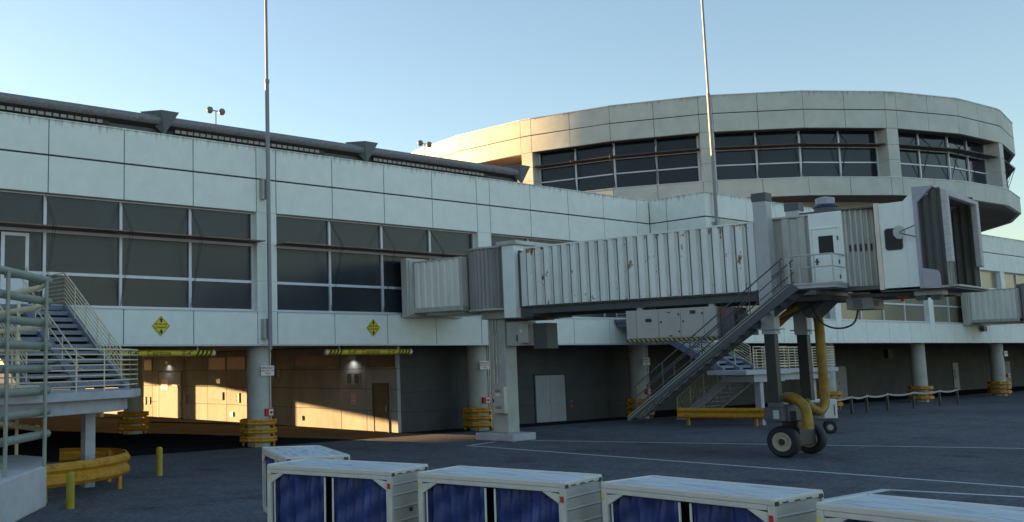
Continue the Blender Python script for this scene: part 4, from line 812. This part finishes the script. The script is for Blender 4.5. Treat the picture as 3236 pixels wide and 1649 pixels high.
for x in (16.02, 16.42): m.add([(x, -1.3, 5.0), (x + .3, -1.3, 5.0), (x + .3, -1.0, 5.0), (x, -1.0, 5.0), (x + .04, -1.36, 4.85), (x + .26, -1.36, 4.85), (x + .26, -1.1, 4.85), (x + .04, -1.1, 4.85)], [(0, 1, 2, 3), (4, 5, 6, 7), (0, 4, 5, 1), (1, 5, 6, 2), (2, 6, 7, 3), (3, 7, 4, 0)])
jb(m, 'flood_lamp', 'jbdark', lo_)
# lift columns and bogie
for s, x0, x1, yy, ztop in ((-1, 11.67, 12.11, -1.98, 8.61), (1, 11.5, 11.95, .98, 8.58)):
    lc = MB(); lc.box(x0, x1, yy, yy + .42, 4.1, ztop - .28); lo_ = jb(lc, 'lift_column', 'jbcol', bev=.012)
    m = MB(); m.box(x0 - .02, x1 + .02, yy - .02, yy + .44, ztop - .28, ztop); jb(m, 'column_cap', 'jbcap', lo_, bev=.008)
    m = MB(); m.box(x0 - .1, x1 + .12, yy - .08, yy + .5, 4.12, 4.16); m.box(x0 + .01, x1 - .01, yy + .01, yy + .41, 3.98, 4.1); jb(m, 'collar_plate', 'jbcol', lo_)
    m = MB(); m.box(x0 + .05, x1 - .06, yy + .06, yy + .36, 1.75, 3.98); jb(m, 'inner_column', 'jbinner', lo_, bev=.01)
m = MB(); m.box(11.6, 12.1, -1.56, .98, 4.85, 5.08); m.box(12.3, 13.6, -1.3, 1.3, 5.02, 5.18); m.add([(12.2, -.6, 5.05), (13.2, -.6, 5.05), (12.6, -.6, 4.5), (12.2, .6, 5.05), (13.2, .6, 5.05), (12.6, .6, 4.5)], [(0, 1, 2), (5, 4, 3), (0, 2, 5, 3), (1, 4, 5, 2)]); jb(m, 'lift_crossbeam', 'jbdark')
m = MB(); m.box(11.66, 12.2, -1.6, 1.25, 1.18, 1.68); m.box(11.7, 12.1, -1.95, -1.6, 1.62, 1.78); bo = jb(m, 'bogie_beam', 'jbcap', bev=.02)
m = MB(); m.box(11.55, 12.12, -1.95, -1.6, 1.2, 1.62); jb(m, 'drive_box', 'jbcap', bo, bev=.015)
m = MB(); m.box(11.86, 12.04, -1.965, -1.95, 1.27, 1.54); jb(m, 'notice_panel', 'acunit', bo); m = MB(); m.box(11.6, 11.76, -1.965, -1.95, 1.27, 1.56); jb(m, 'control_panel', 'jbdark', bo)
for x, z in ((11.66, 1.34), (11.7, 1.42), (11.66, 1.5)): m = MB(); m.box(x - .02, x + .02, -1.975, -1.965, z - .02, z + .02); jb(m, 'push_button', 'red', bo)
m = MB(); m.box(11.6, 12.15, -.75, .5, .35, 1.18); m.tube((11.87, -1.3, .51), (11.87, .9, .51), .12, 12); m.box(12.2, 12.3, -1.2, -.75, .95, 1.15)
for k in range(4): m.box(12.2, 12.26, -1.5 + .1 * k, -1.46 + .1 * k, 1.2, 1.5)
jb(m, 'axle_housing', 'jbinner', bo, bev=.02)
tyre = [(.30, -.19), (.44, -.2), (.49, -.16), (.51, -.08), (.51, .08), (.49, .16), (.44, .2), (.30, .19)]
for yc, sg in ((-1.32, -1), (.72, 1)):
    w = MB(); w.lathe([(r, h) for r, h in tyre], (11.87, yc, .51), 40, 'y'); wo = jb(w, 'wheel', 'rubber', smooth=True)
    m = MB(); m.lathe([(.31, -.17 * 1), (.3, -.2), (.265, -.2), (.25, -.17), (.16, -.15), (.12, -.19), (.0, -.19)], (11.87, yc, .51), 32, 'y'); m.lathe([(.31, .17), (.12, .16), (0, .16)], (11.87, yc, .51), 32, 'y')
    for k in range(10): t = 2 * math.pi * k / 10; m.lathe([(.028, -.165), (.024, -.19), (0, -.195)], (11.87 + .205 * math.cos(t), yc, .51 + .205 * math.sin(t)), 8, 'y')
    jb(m, 'rim', 'rim', wo, smooth=True); m = MB(); m.lathe([(.115, -.185), (.1, -.2), (0, -.2)], (11.87, yc, .51), 20, 'y'); jb(m, 'hub', 'jbinner', wo)
# hoses
def curve(pts, n=8):
    pts = [Vector(p) for p in pts]; o = []
    for i in range(len(pts) - 1):
        p0 = pts[max(i - 1, 0)]; p1 = pts[i]; p2 = pts[i + 1]; p3 = pts[min(i + 2, len(pts) - 1)]
        for k in range(n): t = k / n; o.append(.5 * ((2 * p1) + (p2 - p0) * t + (2 * p0 - 5 * p1 + 4 * p2 - p3) * t * t + (3 * p1 - p0 - 3 * p2 + p3) * t ** 3))
    o.append(pts[-1]); return o
m = MB(); m.path(curve([(12.75, -.05, 5.0), (12.55, .3, 4.75), (12.45, .7, 4.3), (12.42, .78, 3.0), (12.42, .8, 1.95), (12.4, .72, 1.6), (12.33, .45, 1.42), (12.2, .2, 1.55), (12.1, .0, 1.75)]), .155, 14); jb(m, 'hose', 'hose', smooth=True)
m = MB(); m.path(curve([(11.8, .25, 1.78), (11.72, -.3, 1.84), (11.8, -.8, 1.9), (12.2, -1.2, 1.92), (12.58, -1.32, 1.66), (12.66, -1.34, 1.25), (12.66, -1.34, .95)]), .16, 14); jb(m, 'hose', 'hose', smooth=True)
m = MB(); m.path(curve([(11.5, -.3, 4.35), (12.0, -.45, 4.7), (12.6, -.4, 5.0)]), .14, 12); jb(m, 'hose', 'hose', smooth=True)
m = MB(); m.path(curve([(14.3, -1.0, 4.67), (14.18, -1.0, 4.3), (13.9, -1.0, 4.13), (13.5, -1.0, 4.14), (13.15, -1.0, 4.36), (12.85, -.9, 4.9)]), .028, 8); jb(m, 'power_cable', 'jbinner', smooth=True)
m = MB(); m.path([(11.95, -1.7, 4.35), (12.5, -.9, 4.72), (12.9, -.6, 5.0)], .035, 8); jb(m, 'strut', 'jbinner')
# air unit below the tunnel
m = MB(); m.box(6.57, 10.0, -1.5, -.3, 3.96, 5.0); un = jb(m, 'air_unit', 'acunit', bev=.015)
m = MB(); m.box(6.55, 10.02, -1.505, -.3, 3.86, 3.96); jb(m, 'hazard_skirt', 'hazard', un)
for x0, x1 in ((6.6, 6.98), (7.0, 7.84), (7.86, 8.68), (8.7, 9.52), (9.54, 9.98)):
    m = MB(); m.box(x0, x1, -1.525, -1.501, 3.99, 4.97); jb(m, 'unit_door', 'acunit', un, bev=.006)
m = MB(); m.xprism(rrect(7.35, 7.6, 4.55, 4.68, .06), -1.535, -1.526); jb(m, 'unit_window', 'louver', un)
for x, z, w_, h_, nm in ((8.2, 4.85, .12, .03, 'unit_handle'), (9.05, 4.78, .2, .12, 'unit_plate'), (8.6, 4.75, .05, .07, 'hinge'), (8.6, 4.15, .05, .07, 'hinge'), (9.46, 4.75, .05, .07, 'hinge'), (7.93, 4.5, .05, .07, 'unit_handle'), (8.76, 4.5, .05, .07, 'unit_handle'), (8.25, 4.02, .1, .04, 'unit_handle'), (9.1, 4.02, .1, .04, 'unit_handle')):
    m = MB(); m.box(x, x + w_, -1.54, -1.526, z, z + h_); jb(m, nm, 'louver', un)
m = MB(); m.box(10.025, 10.5, -1.3, -.35, 3.9, 4.95); m.box(10.501, 10.9, -1.1, -.4, 4.0, 4.7); jb(m, 'compressor', 'acdark', un, bev=.02)
m = MB(); m.box(10.03, 10.22, -1.31, -1.301, 4.72, 4.82); jb(m, 'unit_plate', 'red_text', un)
for x in (7.0, 9.7):
    for y, z in ((-1.45, 5.36), (-.6, 5.2)): m = MB(); m.box(x, x + .2, y, y + .15, 5.0, z); jb(m, 'unit_hanger', 'acunit', un)
# service stair
LB = MB(); LB.box(12.92, 14.27, -2.65, -1.6, 5.33, 5.5); LB.box(12.9, 14.29, -2.68, -1.6, 5.44, 5.5); la = jb(LB, 'service_landing', 'jbcol', bev=.008)
m = MB()
for z, r in ((5.98, .02), (6.36, .026)): m.path([(12.94, -2.62, z), (14.26, -2.62, z), (14.24, -1.62, z)], r, 8)
for x in (12.94, 13.28, 13.72, 14.26): m.tube((x, -2.62, 5.46), (x, -2.62, 6.36), .022, 8)
m.tube((12.94, -1.85, 5.46), (12.94, -1.85, 6.4), .022, 8); jb(m, 'landing_rail', 'jbgrey', la)
sx0, sz0, sx1, sz1 = 7.15, 1.12, 12.95, 5.42
for y in (-2.7, -1.9):
    s = MB(); dx_, dz_ = sx1 - sx0, sz1 - sz0; s.xprism([(sx0 - .02, sz0 + .12), (sx0 + .02, sz0 - .06), (sx1 + .3, sz1 - .1), (sx1 + .1, sz1 + .08), (sx1 - .1, sz1 + .08)], y - .03, y + .03); jb(s, 'stair_stringer', 'jbcap', bev=.006)
    s = MB(); sy = -1
    for zo in (.13, .03): s.add([(sx0, y - .045, sz0 + zo), (sx1, y - .045, sz1 + zo), (sx1, y - .045, sz1 + zo - .02), (sx0, y - .045, sz0 + zo - .02), (sx0, y - .03, sz0 + zo), (sx1, y - .03, sz1 + zo), (sx1, y - .03, sz1 + zo - .02), (sx0, y - .03, sz0 + zo - .02)], [(0, 1, 2, 3), (7, 6, 5, 4), (0, 4, 5, 1), (2, 6, 7, 3)])
    jb(s, 'stringer_flange', 'jbgrey')
    s = MB()
    for zo, r in ((.95, .022), (.55, .018), (.25, .016)): s.path([(sx0 + .3, y, sz0 + zo + .22), (sx1 - .15, y, sz1 + zo - .05)], r, 8)
    for k in range(6): a = .06 + .9 * k / 5; x = sx0 + dx_ * a; z = sz0 + dz_ * a; s.tube((x, y, z), (x, y, z + .97), .022, 8)
    jb(s, 'stair_rail', 'jbcap')
m = MB(); n = 19
for k in range(n): a = (k + .5) / n; x = sx0 + (sx1 - sx0) * a; z = sz0 + (sz1 - sz0) * a; m.box(x - .12, x + .14, -2.66, -1.94, z - .0, z + .03)
jb(m, 'stair_tread', 'jbcap')
# second bridge at the right edge
J2 = jetbridge('jet_bridge', 'short corrugated bridge end with tapered collar at the right edge of the facade', (83.05, 25.75, 0), R(-90))
fixed_walkway(J2, 1.5, -4.36)
m = MB(); m.box(-.4, .4, -.4, .4, 0, 5.34); m.box(-.9, .9, -.9, .9, 0, .3); jb(m, 'support_pillar', 'column', J2)
m = MB(); m.box(-4.3, -4.1, .9, 1.5, 4.83, 5.2); jb(m, 'vent_box', 'jbcap', J2)
# ------------------------------------------------------------------ baggage carts (local x along the curtain side, -y towards the curtains)
L2, W2, H2 = 1.2, .6, 1.6
ct = thing('baggage_cart', 'white-framed baggage cart with blue curtains turned askew, farthest in the row behind the others', 'baggage cart', (11.81, 15.86, 0), R(-114.3), 'baggage carts with blue curtains')
m = MB(); m.box(-L2, L2, -W2, W2, H2 - .075, H2 - .02); m.build('roof_edge', 'cart', ct, bev=.008)
m = MB(); gx = [[(-L2 + .03 + (2 * L2 - .06) * i / 16, -W2 + .03 + (2 * W2 - .06) * j / 8, H2 - .012 + .008 * math.sin(i * 1.3) * math.sin(j * .9)) for i in range(17)] for j in range(9)]; m.sheet(gx); m.build('roof', 'cartroof', ct, smooth=True, fix=False)
m = MB()
for y in (-W2 + .01, W2 - .01): m.box(-L2 + .015, L2 - .015, y - .008, y + .008, H2 - .02, H2 + .004)
for x in (-L2 + .01, L2 - .01): m.box(x - .008, x + .008, -W2 + .02, W2 - .02, H2 - .02, H2 + .004)
m.build('roof_rim', 'white', ct)
m = MB()
for sx in (-1, 1):
    for sy in (-1, 1):
        m.box(sx * L2, sx * (L2 - .085), sy * W2, sy * (W2 - .06), .42, H2 - .076)
        a = L2 - .086; z = H2 - .14
        m.add([(sx * a, sy * W2 * .999, z - .02), (sx * a, sy * W2 * .999, z - .16), (sx * (a - .26), sy * W2 * .999, z - .0), (sx * (a - .16), sy * W2 * .999, z - .0), (sx * a, sy * (W2 - .03), z - .02), (sx * a, sy * (W2 - .03), z - .16), (sx * (a - .26), sy * (W2 - .03), z), (sx * (a - .16), sy * (W2 - .03), z)], [(0, 1, 2, 3), (7, 6, 5, 4), (1, 5, 6, 2), (0, 3, 7, 4)])
for sy in (-1, 1): m.box(-L2 + .086, L2 - .086, sy * W2 * .995, sy * (W2 - .05), H2 - .14, H2 - .077); m.box(-L2 + .086, L2 - .086, sy * W2, sy * (W2 - .06), .36, .46)
m.build('frame', 'cart', ct, bev=.008)
for sx in (-1, 1):
    m = MB(); rows = []
    zs = [.42, .60, .62, .64, .80, .82, .84, 1.0, 1.02, 1.04, 1.20, 1.22, 1.24, 1.36, 1.38, 1.40, H2 - .08]
    for i, z in enumerate(zs): d = .02 if i % 3 == 2 and 0 < i < len(zs) - 1 else 0; rows.append([(sx * (L2 - .02 + d), -W2 + .062, z), (sx * (L2 - .02 + d), W2 - .062, z)])
    m.sheet(rows); m.box(sx * (L2 - .035), sx * (L2 - .06), -W2 + .06, W2 - .06, .42, H2 - .08); eo = m.build('end_panel', 'cartpanel', ct, fix=False)
    bx_ = [(sx * (L2 + .006), sx * (L2 - .01), -W2 + .2 + .28 * k, -W2 + .33 + .28 * k, H2 - .065, H2 - .05) for k in range(3)] + [(sx * (L2 + .01), sx * (L2 - .05), y - .02, y + .06, H2 - .085, H2 - .035) for y in (-W2 + .04, W2 - .1)] + [(sx * (L2 + .01), sx * (L2 - .02), -.02, .04, .93, .99)]
    for q_ in bx_: m = MB(); m.box(*q_); m.build('latch', 'louver', eo)
def curtain(x0, x1, y, seed):
    rn = random.Random(seed); ph = [rn.uniform(0, 6.3) for _ in range(6)]; nx, nz = 44, 18; g = []
    for j in range(nz + 1):
        v = j / nz; row = []
        for i in range(nx + 1):
            u = i / nx; x = x0 + (x1 - x0) * u
            d = .042 * math.sin(u * 23 + ph[0] + 1.2 * v) * (.55 + .45 * math.sin(v * 3 + ph[1])) + .022 * math.sin(u * 41 + ph[2] - 2.4 * v) + .03 * math.sin(u * 9 - v * 9 + ph[3]) * math.sin(v * 6 + ph[4])
            row.append((x, y + (d if y < 0 else -d), .45 + (H2 - .145 - .45) * v))
        g.append(row)
    return MB().sheet(g)
for sy in (-1, 1):
    for i, (x0, x1) in enumerate(((-L2 + .09, -.085), (.085, L2 - .09))):
        cu = curtain(x0, x1, sy * (W2 - .10), 3 + i + sy).build('curtain', 'curtain', ct, smooth=True, fix=False)
        e = MB(); xe = x1 + .008 if i == 0 else x0 - .008; e.tube((xe, sy * (W2 - .055), .46), (xe + .012, sy * (W2 - .055), H2 - .16), .017, 6); e.build('curtain_edge', 'white', cu); e = MB(); xe2 = x0 - .0 if i == 0 else x1; e.tube((xe2 + (.04 if i == 0 else -.02), sy * (W2 - .045), .46), (xe2 + (.04 if i == 0 else -.02), sy * (W2 - .045), H2 - .22), .012, 6); e.build('curtain_edge', 'white', cu)
m = MB(); m.box(-L2 + .07, L2 - .07, -.02, .02, .46, H2 - .08); m.build('centre_partition', 'louver', ct)
m = MB(); m.box(-L2 + .02, L2 - .02, -W2 + .04, W2 - .04, .34, .415); m.build('deck', 'jbdark', ct)
m = MB(); m.box(L2 - .07, L2 - .02, -W2 - .008, -W2 + .01, H2 - .27, H2 - .19); m.build('reflector', 'red', ct); m = MB(); m.box(-L2 + .01, -L2 + .035, -W2 - .006, -W2 + .01, H2 - .24, H2 - .14); m.build('marker', 'sign_yellow', ct)
for x in (-.8, .8):
    for y in (-.45, .45):
        m = MB(); m.lathe([(.09, -.06), (.17, -.07), (.19, -.03), (.19, .03), (.17, .07), (.09, .06)], (x, y, .19), 20, 'y'); wo = m.build('wheel', 'rubber', ct, smooth=True); m = MB(); m.lathe([(0, -.05), (.1, -.05), (.1, .05), (0, .05)], (x, y, .19), 14, 'y'); m.build('rim', 'steel', wo)
m = MB(); m.tube((L2 - .1, 0, .3), (L2 + .12, 0, .27), .03, 8); m.build('drawbar', 'steel', ct)
for x, y, a, t in ((10.75, 13.26, -72.1, 'second baggage cart from the left, in front of the askew one'), (11.56, 10.48, -77.4, 'middle baggage cart of the row, blue curtains facing out'), (12.22, 7.67, -89.3, 'baggage cart left of the one cut off by the right frame edge'), (12.26, 4.79, -90.5, 'baggage cart at the bottom right, cut off by the frame edge')):
    dup(ct, (x, y, 0), R(a), t)
# ------------------------------------------------------------------ ground power cart behind the bogie
gp = thing('power_cart', 'white boxy ground power cart behind the bogie wheels and yellow hoses', 'ground cart', (43.5, 22.3, 0), R(-62.3))
m = MB(); m.box(-1.05, 1.05, -.05, 1.2, .62, 1.4); bo = m.build('body', 'gpu', gp, bev=.04)
m = MB(); m.box(.93, .97, -.06, -.05, .75, 1.2); m.box(-.2, .0, -.06, -.05, .64, .95)
for k in range(5): m.box(.2, .4, -.06, -.05, .66 + .06 * k, .69 + .06 * k)
m.build('louver', 'jbcap', bo)
m = MB(); m.box(-1.0, 1.08, 0, 1.15, .5, .62); m.box(-1.5, -1.0, .5, .62, .4, .46); m.build('chassis', 'jbdark', gp)
for x in (-.75, .75):
    for y in (.0, 1.1):
        m = MB(); m.lathe([(.12, -.08), (.22, -.09), (.26, -.05), (.26, .05), (.22, .09), (.12, .08)], (x, y, .26), 22, 'y'); wo = m.build('wheel', 'rubber', gp, smooth=True); m = MB(); m.lathe([(.15, -.085), (.13, -.07), (.05, -.07), (.05, -.09), (0, -.09)], (x, y, .26), 18, 'y'); m.build('rim', 'steel', wo)
# ------------------------------------------------------------------ tape barrier
tbp = [(54.5, 27.3), (58.89, 27.8), (60.95, 27.92), (63.93, 28.1), (67.13, 28.0), (70.85, 28.02), (74.26, 28.3)]; tbo = (64, 28, 0)
bt = thing('tape_barrier', 'row of dark posts with sagging white tape in front of the right columns', 'barrier', tbo)
for x, y in tbp: m = MB(); m.box(x - .055, x + .055, y - .055, y + .055, 0, 1.06); m.build('post', 'postmetal', bt, off=tbo)
m = MB()
for (x0, y0), (x1, y1) in zip(tbp[:-1], tbp[1:]):
    g = [[], []]
    for k in range(11): t = k / 10; s = .10 * 4 * t * (1 - t); g[0].append((x0 + (x1 - x0) * t, y0 + (y1 - y0) * t - .06, .90 - s)); g[1].append((x0 + (x1 - x0) * t, y0 + (y1 - y0) * t - .06, 1.0 - s))
    m.sheet(g)
t = m.build('tape', 'tape', bt, off=tbo, fix=False); t.modifiers.new('thick', 'SOLIDIFY').thickness = .006
# ------------------------------------------------------------------ light, sky, camera
AZ, EL = R(110), R(5.3)
sd = Vector((math.cos(AZ) * math.cos(EL), math.sin(AZ) * math.cos(EL), math.sin(EL)))
sun = bpy.data.lights.new('sun', 'SUN'); sun.energy = 5.0; sun.angle = R(.5); sun.color = (1.0, .60, .235)
so = bpy.data.objects.new('sun', sun); COL.objects.link(so); so.rotation_euler = sd.to_track_quat('Z', 'Y').to_euler()
for y, z in ((57.5, 3.44), (38.97, 3.47)):
    l = bpy.data.lights.new('wall_lamp', 'SPOT'); l.energy = 3; l.spot_size = R(150); l.spot_blend = 1.; l.color = (1, .97, .9); l.shadow_soft_size = .04
    o = bpy.data.objects.new('wall_lamp_light', l); COL.objects.link(o); o.location = (31.92, y, z - .06); o.rotation_euler = Vector((-.30, 0, 1)).to_track_quat('Z', 'Y').to_euler()
wd = bpy.data.worlds.new('World'); sc.world = wd; wd.use_nodes = True; nt = wd.node_tree; bg = nt.nodes['Background']
sk = nt.nodes.new('ShaderNodeTexSky'); sk.sky_type = 'NISHITA'; sk.sun_disc = False; sk.sun_elevation = EL; sk.sun_rotation = R(90) - AZ; sk.air_density = 1.0; sk.dust_density = .5; sk.ozone_density = 2.0
hs = nt.nodes.new('ShaderNodeHueSaturation'); hs.inputs['Saturation'].default_value = .86; nt.links.new(sk.outputs[0], hs.inputs['Color']); nt.links.new(hs.outputs[0], bg.inputs[0]); bg.inputs[1].default_value = .07
F, CX, CY_, P_, RL, FA = 3201.89161, 934.797995, 761.751659, .121022610, -.0160683806, .935099594
cam = bpy.data.cameras.new('camera'); co = bpy.data.objects.new('camera', cam); COL.objects.link(co); sc.camera = co
def w(v): return Vector((v[0] * math.sin(FA) + v[1] * math.cos(FA), -v[0] * math.cos(FA) + v[1] * math.sin(FA), v[2]))
f = Vector((0, math.cos(P_), math.sin(P_))); r = Vector((1, 0, 0)); u = r.cross(f)
r2 = r * math.cos(RL) + u * math.sin(RL); u2 = -r * math.sin(RL) + u * math.cos(RL)
r2, u2, f = w(r2), w(u2), w(f)
mw = Matrix((r2, u2, -f)).transposed().to_4x4(); mw.translation = Vector((0, 0, 3.25)); co.matrix_world = mw
cam.sensor_width = 36; cam.sensor_fit = 'HORIZONTAL'; cam.lens = F / 3236 * 36
cam.shift_x = (1618 - CX) / 3236; cam.shift_y = (CY_ - 824.5) / 3236
cam.clip_end = 3000
sc.view_settings.view_transform = 'Standard'; sc.view_settings.look = 'None'; sc.view_settings.gamma = 1; sc.view_settings.exposure = 2.57
sc.cycles.max_bounces = 6; sc.cycles.use_denoising = True
